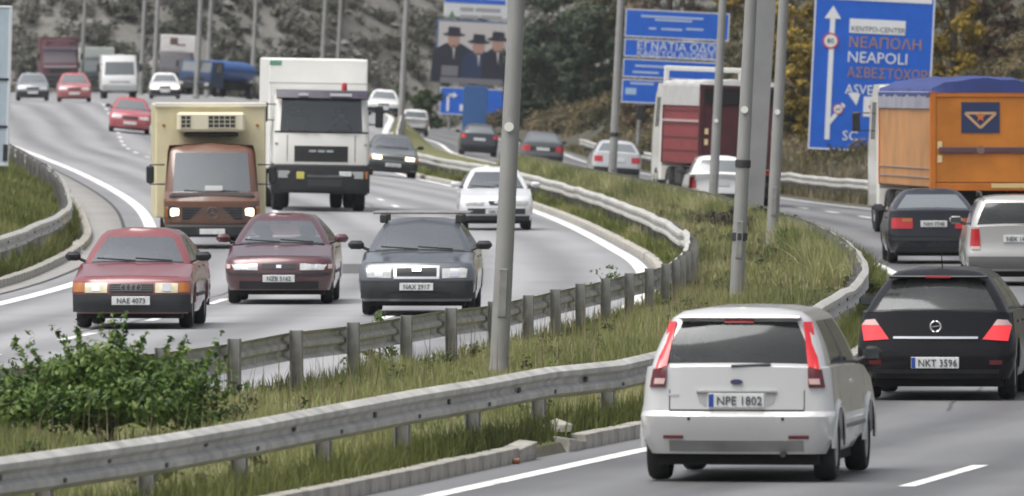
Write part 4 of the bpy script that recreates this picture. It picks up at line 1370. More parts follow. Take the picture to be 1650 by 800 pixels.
# ---- silver-white hatchback (nearest)
P = paint("paint_silver", (.62, .62, .615), metal=.35, rough=.28, dirt=.3)
rt = thing("hatchback_car", "silver hatchback with tall red tail lamps, nearest car on the outbound side", "car", G_OUT)
c = Car(rt, P, L=3.92, W=1.74, H=1.54, wb=2.49, fo=.80, wr=.30, rf=.24, rr=.17, bf=.12, br=.06,
        lv=[(.25, .07, .10, .90), (.38, .0, .025, .975), (.585, .01, .0, 1.0), (.605, .04, .025, .998), (.63, .06, .075, .99)], top=(.14, .11, .955),
        zs=[(0, .74), (.04, .8), (.26, .98), (.32, 1.0), (.75, 1.03), (.92, 1.03), (1, 1.01)], gh=(.24, .42, .915, .968), gw=.215,
        sw=[(.05, .42), (.47, .84)], glass=M_GLASS_T, glassr=M_GLASS_T, hoodcrown=.02)
c.patch("tail_lamp", M_BRAKE2, ((.63, 1.03), (.735, 1.0), (.64, 1.42), (.57, 1.42)), -1, .03, mir=True, nx=8, nz=8)
c.patch("tail_lamp_base", M_TAILD, ((.64, .84), (.785, .84), (.755, 1.0), (.63, 1.02)), -1, .026, mir=True, nx=8, nz=4)
c.patch("rear_window_pane", mat("rear_glass_deep", (.035, .045, .048), .06, coat=1.0), ((-.54, 1.02), (.54, 1.02), (.515, 1.30), (-.515, 1.30)), -1, .006, nx=12, nz=5, depth=.004) if False else None
c.patch("high_brake_lamp", M_TAIL, (-.13, .13, 1.41, 1.44), -1, .03, nz=1)
b = MB(); b.box(-.55, .55, c.L/2-.925*c.L-.03, c.L/2-.925*c.L+.1, 1.445, 1.47, .012); b.build("roof_spoiler", P, rt, smooth=40)
c.patch("tailgate_gap", M_UNDER, (-.60, .60, .632, .644), -1, .003, nx=12, nz=1, depth=.01)
c.patch("tailgate_gap", M_UNDER, (.598, .606, .64, .82), -1, .003, nx=1, nz=4, depth=.01, mir=True)
c.patch("tailgate_handle", M_CHROME, (-.36, .36, .80, .815), -1, .024, nx=8, nz=1)
for sx in (-1, 1):
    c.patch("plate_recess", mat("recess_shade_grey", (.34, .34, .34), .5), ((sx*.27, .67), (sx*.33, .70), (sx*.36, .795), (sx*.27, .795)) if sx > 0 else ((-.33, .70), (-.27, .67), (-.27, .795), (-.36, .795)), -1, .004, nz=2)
b = MB(); y = c.face_y(0, .885, -1)-.022
b.prism([(.055*math.cos(a*math.pi/10), .89+.024*math.sin(a*math.pi/10)) for a in range(20)], y, y+.015); b.build("oval_badge", mat("badge_blue", (.05, .06, .12), .3), rt)
c.patch("model_badge", M_CHROME, (-.62, -.52, .765, .785), -1, .008, nz=1)
c.patch("reflector", M_TAILD, (.47, .65, .385, .415), -1, .012, mir=True, nz=1)
c.patch("bumper_lower", mat("bumper_lower_grey", (.25, .25, .245), .6, var=.2), (-.60, .60, .27, .37), -1, .008, nx=14, nz=2)  # darker grey strip along the foot of the bumper
for sx in (-.42, .42):
    c.patch("tow_cover", M_UNDER, (sx-.012, sx+.012, .55, .575), -1, .004, nz=1, nx=1)
c.plate(-1, .725, w=.50, h=.125, txt="NPE 1802", eu=True, off=.02)
c.rear_wiper(1.03, -.05, .3)
c.patch("reversing_lamp", M_CLEAR, ((.65, .87), (.745, .87), (.735, .92), (.64, .92)), -1, .036, mir=True, nx=4, nz=2)
c.mirrors(M_TRIM, t=.30, w=.15); c.seats(); c.handles((.56,)); c.strips(mat("strip_grey", (.16, .16, .16), .6), .47, .035)
for sx in (-1, 1):
    for ya in (c.yf, c.yr):
        b = MB(); rows = []
        for k in range(13):
            a = math.pi*k/12; Ra = c.wr+.06
            rows.append([(sx*(c.hw*1.0+.004), ya+Ra*math.cos(a), max(.26, c.wr+Ra*math.sin(a))), (sx*(c.hw*1.0+.012), ya+(Ra+.05)*math.cos(a), max(.26, c.wr+(Ra+.05)*math.sin(a))), (sx*(c.hw-.03), ya+(Ra+.09)*math.cos(a), max(.26, c.wr+(Ra+.09)*math.sin(a)))])
        b.grid(rows); b.build("wheel_arch", P, rt, smooth=60)
b = MB(); b.tube([(.42, -c.L/2+.02, .25), (.42, -c.L/2+.3, .25)], .028, 8); b.build("exhaust_pipe", M_DARK, rt)
place(rt, 1185, 82.5, 'R', 3.92, turn=1.3)

# ---- black hatchback
P = paint("paint_black", (.006, .006, .008), rough=.25, dirt=.05, coat=.18, spec=.2)
rt = thing("hatchback_car", "black hatchback with lit red tail lamps and a chrome strip", "car", G_OUT)
c = Car(rt, P, L=4.25, W=1.76, H=1.45, wb=2.61, fo=.9, wr=.32, rf=.26, rr=.22, bf=.12, br=.10,
        lv=[(.24, .07, .05, .92), (.36, .0, .0, .985), (.50, .01, .0, 1.0), (.62, .05, .03, 1.0), (.72, .08, .06, .985)], top=(.14, .13, .95),
        zs=[(0, .72), (.04, .78), (.26, .95), (.32, .97), (.75, 1.0), (.90, .99), (1, .955)], gh=(.24, .42, .86, .962), gw=.28, sw=[(.05, .40), (.45, .84)], glass=M_GLASS_T, glassr=M_GLASS_T)
c.patch("tail_lamp", M_BRAKE, ((.52, .68), (.80, .66), (.835, .83), (.63, .83)), -1, .014, mir=True, nx=8, nz=4)
c.patch("tail_lamp_top", M_CLEAR, ((.63, .833), (.835, .833), (.79, .89), (.68, .90)), -1, .014, mir=True, nx=8, nz=4)
c.patch("chrome_strip", M_CHROME, (-.47, .47, .685, .71), -1, .024, nx=12, nz=1)
b = MB(); y = c.face_y(0, .82, -1)-.018
b.tube([(.058*math.cos(a*math.pi/10), y, .82+.058*math.sin(a*math.pi/10)) for a in range(21)], .010, 6, False)
b.prism([(-.07, .812), (.0, .828), (.07, .832), (.0, .814)], y-.004, y+.006); b.build("ring_emblem", M_CHROME, rt)
c.patch("bumper_step", M_TRIM, (-.70, .70, .30, .345), -1, .015, nx=14, nz=1)
c.patch("reflector", M_TAILD, (.60, .74, .40, .45), -1, .012, mir=True, nz=1)
c.plate(-1, .42, w=.53, h=.125, txt="NKT 3596", eu=True, off=.022)
c.rear_wiper(.995, -.38, .02)
b = MB(); b.box(-.55, .55, c.L/2-.875*c.L-.05, c.L/2-.875*c.L+.08, 1.345, 1.375, .012); b.build("roof_spoiler", P, rt, smooth=40)
b = MB(); b.box(-.14, .14, c.L/2-.875*c.L-.057, c.L/2-.875*c.L-.045, 1.35, 1.37); b.build("high_brake_lamp", M_TAIL, rt)
b = MB(); b.tube([(0, -.9, c.H-.02), (0, -1.12, c.H+.17)], [.009, .004], 5); b.build("aerial", M_DARK, rt)
c.mirrors(t=.30); c.seats(); c.handles()
place(rt, 1507, 103, 'R', 4.25)

# ---- dark navy saloon
rt = thing("saloon_car", "dark navy saloon right behind the orange truck", "car", G_OUT)
c = Car(rt, paint("paint_navy", (.013, .015, .024), rough=.25, dirt=.15, coat=.4, spec=.3), L=4.5, W=1.74, H=1.41, wb=2.6, wr=.31, rr=.2, br=.08,
        zs=[(0, .72), (.04, .78), (.27, .93), (.32, .95), (.75, .98), (.84, 1.02), (.97, 1.01), (1, .97)], gh=(.265, .43, .70, .86), gw=.26, glassr=M_GLASS_F)
c.patch("tail_lamp", M_TAIL, (.40, .80, .67, .87), -1, .014, mir=True, nx=8)
c.patch("tail_lamp_lens", M_AMBER, (.42, .6, .80, .865), -1, .02, mir=True, nz=1)
c.patch("bumper_strip", M_TRIM, (-.80, .80, .44, .50), -1, .02, nx=18, nz=1)
c.patch("exhaust_trim", M_TRIM2, (-.7, .7, .24, .3), -1, .01, nx=12, nz=1)
c.plate(-1, .76, w=.5, h=.12, txt="NIM 7748", off=.03)
c.mirrors(t=.31); c.seats(); c.handles()
place(rt, 1505, 176, 'R', 4.5)

# ---- silver estate at the right edge
P = paint("paint_silver_estate", (.42, .415, .40), metal=.35, dirt=.4)
rt = thing("estate_car", "silver estate car cut off by the right edge, beside the navy saloon", "car", G_OUT)
c = Car(rt, P, L=4.5, W=1.78, H=1.53, wb=2.65, wr=.32, rr=.16, br=.06, lv=[(.25, .07, .05, .93), (.38, 0, 0, .985), (.55, .01, .0, 1.0), (.60, .05, .03, .995), (.75, .07, .05, .985)],
        zs=[(0, .75), (.04, .8), (.26, .98), (.32, 1.0), (.8, 1.03), (1, 1.0)], gh=(.25, .42, .93, .97), gw=.2, sw=[(.04, .32), (.36, .64), (.68, .92)], glassr=M_GLASS_T)
c.patch("tail_lamp", M_TAIL, ((.64, .68), (.82, .68), (.80, .97), (.66, .97)), -1, .014, mir=True, nx=6, nz=4)
c.patch("reversing_lamp", M_CLEAR, (.65, .80, .62, .675), -1, .014, mir=True, nz=1)
c.patch("bumper", mat("bumper_mid_grey", (.13, .13, .13), .6), (-.84, .84, .29, .5), -1, .025, nx=18, nz=3, depth=.08)
c.plate(-1, .80, w=.5, h=.12, txt="NEK 1455", off=.025)
c.rear_wiper(1.03)
for sx in (-1, 1):
    b = MB(); b.tube([(sx*.62, -1.9, c.H-.02), (sx*.62, -1.8, c.H+.05), (sx*.62, .2, c.H+.05), (sx*.62, .35, c.H-.03)], .02, 6); b.build("roof_rail", M_DARK, rt)
c.mirrors(t=.3); c.seats()
place(rt, 1641, 158, 'R', 4.5)

def far_rear(name, label, P, x, d, L=4.2, W=1.68, H=1.42, hatch=True, lamps=(.5, .8, .66, .86), tailm=None, plate_z=.74, turn=0.0, extra=None, **kw):
    rt = thing(name, label, "car", G_OUT)
    k = dict(gh=(.265, .42, .87, .96)) if hatch else {}
    k.update(kw)
    c = Car(rt, P, near=False, L=L, W=W, H=H, **k)
    c.patch("tail_lamp", tailm or M_TAIL, lamps, -1, .014, mir=True)
    c.patch("bumper", M_TRIM2, (-.8, .8, .26, .48), -1, .025, nx=14, nz=3, depth=.08)
    c.plate(-1, plate_z, off=.03)
    c.mirrors(M_TRIM)
    if extra: extra(c, rt)
    return place(rt, x, d, 'R', L, turn=turn)
far_rear("hatchback_car", "small white hatchback squeezed between the red trailer and the wide column", paint("paint_white", (.78, .78, .77)), 1158, 243, L=3.7, W=1.62, H=1.46, lamps=(.6, .78, .6, .9))
far_rear("saloon_car", "pale silver car behind the lamp post, ahead of the red trailer", paint("paint_pale_silver", (.55, .56, .57), metal=.3), 992, 324, L=4.4, W=1.74, hatch=True, gh=(.265, .43, .80, .955))
def rov(c, rt): c.patch("light_bar", M_TRIM, (-.5, .5, .66, .84), -1, .012, nx=8)
far_rear("saloon_car", "dark grey saloon in front of the brown slope, next to the thick lamp post", paint("paint_steel_grey", (.10, .105, .115), metal=.3), 873, 366, hatch=False, extra=rov)
far_rear("hatchback_car", "dark blue hatchback below the billboard's blue column", paint("paint_dark_blue", (.022, .026, .04)), 771, 412, tailm=M_BRAKE2, lamps=(.62, .8, .78, .95))
far_rear("hatchback_car", "old boxy white hatchback at the far end of the outbound lane", paint("paint_white", (.78, .78, .77)), 668, 535, L=3.6, W=1.62, H=1.5, lamps=(.6, .78, .55, .65), gh=(.25, .36, .95, .975), gw=.12)

# ================================================================== LORRIES AND VANS
def lorry_wheels(root, axles, hw, r=.5, w=.28, dual=()):
    b = MB(); ri = r*.58
    b.lathe_x([(-w/2, ri), (-w/2, r*.9), (-w/2+.03, r*.985), (0, r), (w/2-.03, r*.985), (w/2, r*.9), (w/2, ri)], (0, 0, 0), 20)
    tm = b.mesh("tyre", 40); tm.materials.append(M_TYRE)
    b = MB(); b.lathe_x([(w/2-.02, ri), (w/2-.1, ri*.8), (w/2-.1, ri*.45), (w/2, ri*.3), (w/2, .001)], (0, 0, 0), 18)
    rm = b.mesh("rim", 40); rm.materials.append(mat("lorry_rim", (.2, .2, .2), .6))
    for k, y in enumerate(axles):
        for sx in (-1, 1):
            for q in ((0, 1) if k in dual else (0,)):
                t = link("wheel", tm, None, root); t.location = (sx*(hw-w/2-.02-q*(w+.04)), y, r)
                if sx < 0: t.rotation_euler = (0, 0, math.pi)
                if q == 0: link("rim", rm, None, t)

def cab(root, F, D, hw, lv, ws, P, gm, side=True, rf=.16, bf=.10, inter=True, name="cab"):
    """lorry cab: lv [(z, front offset, width factor)...]; ws: index of the level at the windscreen's foot; panes are real openings"""
    Rr = F-D
    ys = [F-D*q for q in (.22, .32, .5, .72, .86)]
    rings = []
    for z, o, wf in lv:
        rings.append(full([(x, y, z) for x, y in outline(F-o, Rr, hw*wf, rf, .08, bf, 0.0, [y-o*.5 for y in ys], 2)]))
    zt = lv[-1][0]
    h = rings[-1][:len(rings[-1])//2+1]
    ym = (F+Rr)/2
    for q in (.8, .4, 0):
        rings.append(full([(x*q, (y-ym)*(.6+.4*q)+ym, zt+.05*(1-q)) for x, y, z in h]))
    m = len(rings[0]); n = m//2+1
    vs_ = [p for r in rings for p in r]
    hull, wins = [], {}
    for i in range(len(rings)-1):
        for j in range(m):
            q = (i*m+j, i*m+(j+1) % m, (i+1)*m+(j+1) % m, (i+1)*m+j)
            jj = j if j < n-1 else m-1-j; sg = 1 if j < n-1 else -1
            key = None
            if i == ws:
                if jj < 4: key = ("windscreen", 0)
                elif side and 8 <= jj < 10: key = ("side_window", sg)
            (wins.setdefault(key, []) if key else hull).append(q)
    b = MB(); b.add(vs_, hull); clean(b, name, P, root, 38)
    for k, fs_ in wins.items():
        b = MB(); b.add(vs_, fs_); clean(b, k[0], gm, root, 60)
    if inter:
        b = MB(); z0 = lv[ws][0]
        b.box(-hw+.06, hw-.06, Rr+.1, F-.12, z0-.35, z0-.3); b.box(-hw+.06, hw-.06, Rr+.09, Rr+.12, z0-.3, lv[ws+1][0]); b.build("interior", mat("cab_lining", (.30, .30, .28), .9), root)
        b = MB(); b.box(-hw+.1, hw-.1, F-.55, F-.22, z0-.3, z0-.02, .06); b.build("dashboard", M_INT, root, smooth=40)
        for x in (-.55, .55):
            b = MB(); b.box(x-.24, x+.24, Rr+.3, Rr+.45, z0-.3, z0+.42, .06); st = b.build("seat", M_SEAT, root, smooth=40)
            b = MB(); b.box(x-.14, x+.14, Rr+.3, Rr+.4, z0+.44, z0+.6, .04); b.build("headrest", M_SEAT, st, smooth=40)
    return lambda z: F-interp([(a, o) for a, o, w in lv], z)

def fbox(root, name, m, x0, x1, z0, z1, y, d=.03, b_=.006, parent=None):
    """shallow box on a face that looks along +y"""
    b = MB(); b.box(x0, x1, y-.06, y+d, z0, z1, b_); return b.build(name, m, parent or root, smooth=30)
def box_part(root, name, m, dims, bev=.02, parent=None):
    b = MB(); b.box(*dims, bev); return b.build(name, m, parent or root, smooth=30)
def lorry_mirror(root, x, y, z, h=.42, w=.2):
    b = MB(); b.box(x-w/2, x+w/2, y-.05, y+.06, z-h/2, z+h/2, .03); mo = b.build("wing_mirror", M_TRIM, root, smooth=40)
    s_ = 1 if x > 0 else -1
    b = MB()
    b.tube([(x-s_*.3, y-.1, z-.2), (x, y-.02, z-.2), (x, y-.02, z+.2), (x-s_*.3, y-.1, z+.2)], .018, 5)
    b.build("mirror_bracket", M_TRIM, mo)
G_LOR = "lorries and vans on the ring road"

# ---- cream refrigerated box van with brown cab
L = 6.2
rt = thing("box_van", "cream refrigerated box van with a brown cab and lit headlamps", "van", G_LOR)
P_BR = paint("paint_brown", (.125, .05, .025), rough=.45, dirt=.4); P_CR = mat("cream_box", (.62, .56, .36), .5, var=.12, scale=1.5)
F = L/2
fy = cab(rt, F, 2.0, .98, [(.42, .06, .97), (.60, .0, 1.0), (.98, .03, 1.0), (1.08, .22, .99), (1.17, .42, .98), (1.97, .66, .92), (2.12, .82, .88)], 4, P_BR, M_GLASS, bf=.12)
fbox(rt, "windscreen_seal", M_TRIM, -.80, .80, 1.155, 1.185, F-.53, .03)
fbox(rt, "grille", M_TRIM, -.62, .62, .60, .86, F-.055, .03)
b = MB()
for z in (.65, .70, .76, .81): b.box(-.6, .6, F-.03, F-.012, z-.008, z+.008)
b.build("grille_bars", mat("grille_grey", (.07, .07, .07), .5), rt)
b = MB(); y = F-.012+.02
b.tube([(.12*math.cos(a*math.pi/10), y, .74+.12*math.sin(a*math.pi/10)) for a in range(21)], .012, 6, False)
for k in range(3):
    a = math.pi/2+k*2*math.pi/3; b.tube([(0, y, .74), (.11*math.cos(a), y, .74+.11*math.sin(a))], [.016, .006], 5)
b.build("star_emblem", mat("emblem_dull", (.10, .10, .10), .4), rt)
for sx in (-1, 1):
    fbox(rt, "headlamp_surround", M_TRIM, sx*.76-.14, sx*.76+.14, .62, .88, F-.11, .02)
    fbox(rt, "headlamp", M_LIT, sx*.76-.10, sx*.76+.10, .665, .835, F-.10, .04, .03)
    fbox(rt, "indicator", M_AMBER, sx*.925-.035, sx*.925+.035, .64, .86, F-.19, .06)
b = MB(); b.box(-.98, .98, F-.30, F+.06, .24, .50, .05); b.build("bumper", M_TRIM, rt, smooth=40)
fbox(rt, "number_plate", M_PLATE, -.26, .26, .30, .41, F+.062, .015)
fbox(rt, "paper_slip", mat("paper_white", (.75, .75, .73), .7), -.22, .14, 1.19, 1.29, F-.40, .0, .002)
for x0 in (-.55, .15):
    b = MB(); b.tube([(x0, F-.40, 1.17), (x0+.42, F-.42, 1.20)], .012, 5); b.build("wiper", M_TRIM, rt)
box_part(rt, "cargo_box", P_CR, (-1.14, 1.14, -L/2, F-1.45, .62, 2.98), .03)
box_part(rt, "roof_edge", mat("pale_trim", (.68, .65, .55), .5), (-1.16, 1.16, F-1.47, F-1.40, 2.90, 3.0), .015)
u = box_part(rt, "cooling_unit", mat("cooling_unit_cream", (.66, .62, .46), .5), (-.70, .70, F-1.44, F-.90, 2.40, 2.80), .05)
for (x0, x1) in ((-.62, -.42), (-.06, .5)):          # +x is image left here
    x0, x1 = -x1, -x0
    box_part(rt, "vent_grille", M_DARK, (x0, x1, F-.91, F-.893, 2.48, 2.73), 0, u)
    b = MB(); n_ = max(2, round((x1-x0)/.11))
    for k in range(n_+1):
        x = x0+(x1-x0)*k/n_; b.box(x-.009, x+.009, F-.895, F-.885, 2.47, 2.74)
    for k in range(4):
        z = 2.48+.25*k/3; b.box(x0, x1, F-.894, F-.883, z-.008, z+.008)
    b.build("vent_bars", mat("vent_bar_cream", (.5, .47, .35), .5), rt)
box_part(rt, "unit_shadow", M_TRIM, (-.56, .56, F-1.44, F-1.02, 2.30, 2.38), .02)  # black bar stands in for the shadow beneath the cooling unit
box_part(rt, "clearance_lamp", M_AMBER, (.93, 1.0, F-1.45, F-1.41, 2.5, 2.56)); box_part(rt, "clearance_lamp", M_AMBER, (-1.0, -.93, F-1.45, F-1.41, 2.5, 2.56))
box_part(rt, "chassis", M_UNDER, (-.55, .55, -L/2+.1, F-.3, .35, .62))
lorry_mirror(rt, 1.26, F-.75, 1.52, .36, .16); lorry_mirror(rt, -1.26, F-.75, 1.52, .36, .16)
lorry_wheels(rt, (F-.95, -L/2+1.2), .99, .34, .22, dual=(1,))
place(rt, 342, 191, 'L', L, turn=2.0)

# ---- white truck with black bumper
L = 8.2
rt = thing("box_truck", "big white box truck with dark sun visor and black bumper", "truck", G_LOR)
P_W = paint("paint_truck_white", (.72, .71, .66), rough=.4, dirt=.3); F = L/2; hw = 1.23
fy = cab(rt, F, 2.1, hw, [(.98, .02, 1.0), (1.24, .0, 1.0), (1.95, .03, 1.0), (2.03, .05, .995), (2.86, .20, .965), (3.0, .30, .94)], 3, P_W, glass("truck_glass", (.55, .62, .60), .04), bf=.12, rf=.18)
b = MB(); rows = []
for i in range(15):
    x = -1.16+2.32*i/14; y = F-.20-.12*(x/hw)**2
    rows.append([(x, y+.02, 2.84), (x, y+.24, 2.88), (x, y+.12, 3.06), (x, y-.12, 3.08)])
b.grid(rows); b.build("sun_visor", mat("visor_dark", (.05, .04, .065), .4, var=.3, scale=4), rt, smooth=50)
b = MB(); b.box(-.75, -.2, F+.02, F+.045, 2.93, 3.0); b.box(.35, .6, F+.02, F+.045, 2.93, 3.0); b.build("visor_lettering_strip", mat("strip_white", (.55, .55, .56), .5), rt)
b = MB(); b.lathe_z([(3.05, .07), (3.22, .07), (3.27, .04), (3.275, .001)], (-.58, F-.45, 0), 10); b.build("beacon", mat("beacon_red", (.4, .02, .03), .3), rt, smooth=40)
for (x0, x1, z0, z1) in ((-1.19, 1.19, 1.985, 2.03), (-1.15, 1.15, 2.855, 2.885)):
    b = MB(); rows = []
    for i in range(15):
        x = x0+(x1-x0)*i/14; o = interp([(2.0, .04), (2.86, .20)], z0)
        y = F-o-.12*(x/hw)**2+.012; rows.append([(x, y, z0), (x, y, z1)])
    b.grid(rows); b.build("windscreen_seal", M_TRIM, rt)
for x0 in (-.95, .05):
    for q in (0, .3):
        b = MB(); b.tube([(x0+q, F-.03-.12*((x0+q)/hw)**2+.03, 2.0), (x0+q+.5, F-.05-.12*((x0+q+.5)/hw)**2+.03, 2.04)], .014, 5); b.build("wiper", M_TRIM, rt)
def curved(name, m, x0, x1, z0, z1, o=.012, depth=.03, parent=None):
    b = MB(); rows = []
    for j in range(3):
        z = z0+(z1-z0)*j/2; y0 = fy(z)
        rows.append([(x0+(x1-x0)*i/8, y0-.12*((x0+(x1-x0)*i/8)/hw)**2+o, z) for i in range(9)])
    b.grid(rows); edge = rows[0]+[r[-1] for r in rows[1:]]+rows[-1][-2::-1]+[r[0] for r in rows[-2:0:-1]]
    b.grid([edge, [(x, y-depth, z) for x, y, z in edge]], True)
    return b.build(name, m, parent or rt, smooth=40)
curved("grille", M_TRIM, -.68, .68, 1.26, 1.66)
for z in (1.33, 1.41, 1.49, 1.57): curved("grille_bar", M_DARK, -.66, .66, z-.012, z+.012, .02)
for sx in (-.22, .0, .22): curved("badge", M_CHROME, sx-.09, sx+.09, 1.50, 1.56, .03)
for sx in (-1, 1):
    curved("panel_gap", M_UNDER, sx*.86-.008, sx*.86+.008, 1.26, 1.93, .004)
b = MB(); rows = []
for z, o in ((.46, .10), (.55, .0), (.9, -.03), (1.16, .0), (1.22, .08)):
    rows.append([(x, F+.04-o-.13*(x/1.25)**2-(.0 if abs(x) < 1.2 else .06), z) for x in [-1.25+2.5*i/16 for i in range(17)]])
b.grid(rows); b.grid([rows[-1], [(x, y-.3, z) for x, y, z in rows[-1]]]); b.grid([rows[0], [(x, y-.3, z) for x, y, z in rows[0]]])
for e in (0, -1): b.grid([[r[e] for r in rows], [(r[e][0], r[e][1]-.5, r[e][2]) for r in rows]])
b.build("bumper", M_TRIM, rt, smooth=40)
def bum(name, m, x0, x1, z0, z1, d=.02):
    xm = (x0+x1)/2; y = F+.06-.13*(xm/1.25)**2
    b = MB(); b.box(x0, x1, y-.05, y+d, z0, z1, .01); return b.build(name, m, rt)
for sx in (-1, 1):
    bum("headlamp", mat("headlamp_grey", (.35, .36, .36), .2, coat=.6), sx*.93-.15, sx*.93+.15, .84, 1.02)
    bum("indicator", M_AMBER, sx*1.15-.05, sx*1.15+.05, .84, 1.02, .0)
bum("fog_lamp", mat("fog_yellow", (.55, .5, .12), .3), .42, .62, .82, 1.0)
bum("number_plate", M_PLATE, -.78, -.46, .90, 1.02)
bum("air_intake", M_DARK, -.55, .35, .62, .80, .005); bum("intake_bar", mat("bar_grey", (.09, .09, .095), .5), -.55, .35, .86, .92, .012)
box_part(rt, "cargo_box", mat("box_white", (.76, .755, .72), .5, var=.06, scale=1.2), (-1.26, 1.26, -L/2, F-2.25, 1.05, 3.86), .03)
box_part(rt, "box_rail", mat("rail_grey", (.45, .45, .44), .5), (-1.262, 1.262, F-2.27, F-2.245, 3.22, 3.26), .004)
box_part(rt, "box_marking", mat("marking_green", (.10, .28, .16), .5), (.95, 1.25, F-2.248, F-2.24, 3.68, 3.80), .002)
box_part(rt, "cab_bracket", M_TRIM, (.9, 1.05, F-2.3, F-2.1, 2.3, 2.5))
box_part(rt, "chassis", M_UNDER, (-.5, .5, -L/2+.1, F-.35, .62, 1.04))
box_part(rt, "fuel_tank", M_GALV_D, (.6, 1.15, -.9, .5, .45, .95), .08)
for sx in (-1, 1): box_part(rt, "mudguard", M_TRIM, (sx*1.05-.17, sx*1.05+.17, F-1.95, F-.72, 1.02, 1.1), .03)
lorry_mirror(rt, 1.45, F-.25, 2.5, .5, .18); lorry_mirror(rt, -1.47, F-.25, 2.42, .55, .2)
box_part(rt, "entry_step", M_TRIM, (.95, 1.22, F-1.0, F-.55, .42, .5)); box_part(rt, "entry_step", M_TRIM, (-1.22, -.95, F-1.0, F-.55, .42, .5))
lorry_wheels(rt, (F-1.35, -L/2+1.9), 1.2, .5, .3, dual=(1,))
place(rt, 516, 236, 'L', L, turn=1.2)
truck = rt

# driver behind the truck's windscreen: one skinned figure
def person(label, name="person"):
    V = [(0, 0, 0), (0, .02, .22), (0, .03, .42), (0, .04, .52), (0, .07, .63), (0, .08, .72),
         (-.2, .03, .43), (-.27, .14, .22), (-.2, .38, .2), (.2, .03, .43), (.27, .14, .22), (.2, .38, .2),
         (-.11, .18, -.02), (-.13, .46, 0), (.11, .18, -.02), (.13, .46, 0), (-.13, .5, -.36), (.13, .5, -.36)]
    E = [(0, 1), (1, 2), (2, 3), (3, 4), (4, 5), (2, 6), (6, 7), (7, 8), (2, 9), (9, 10), (10, 11), (0, 12), (12, 13), (0, 14), (14, 15), (13, 16), (15, 17)]
    rad = [.15, .145, .14, .055, .10, .085, .075, .05, .04, .075, .05, .04, .09, .07, .09, .07, .05, .05]
    me = bpy.data.meshes.new(name); me.from_pydata(V, E, []); me.update()
    o = link(name, me, mat("shirt_dark", (.04, .04, .05), .9))
    md = o.modifiers.new("skin", 'SKIN')
    sv = me.skin_vertices[0].data
    for i, r in enumerate(rad): sv[i].radius = (r, r*.85)
    sv[0].use_root = True
    o.modifiers.new("sub", 'SUBSURF').levels = 1
    o.modifiers["sub"].render_levels = 2
    tag(o, label, "person")
    b = MB(); b.lathe_z([(.60, .09), (.66, .115), (.73, .11), (.79, .06), (.805, .001)], (0, .055, 0), 12); b.build("hair", mat("hair_dark", (.02, .016, .014), .8), o, smooth=50)
    b = MB(); b.lathe_z([(.56, .05), (.60, .085), (.66, .092), (.70, .08)], (0, .095, 0), 12); b.box(-.015, .015, .17, .205, .615, .65, .006); b.build("face", mat("skin_tone", (.32, .19, .14), .6), o, smooth=50)
    return o
bpy.context.view_layer.update()
dr = person("driver in a dark shirt seated behind the white truck's windscreen")
dr.matrix_world = truck.matrix_world @ Matrix.Translation((-.55, F-1.35, 1.78))

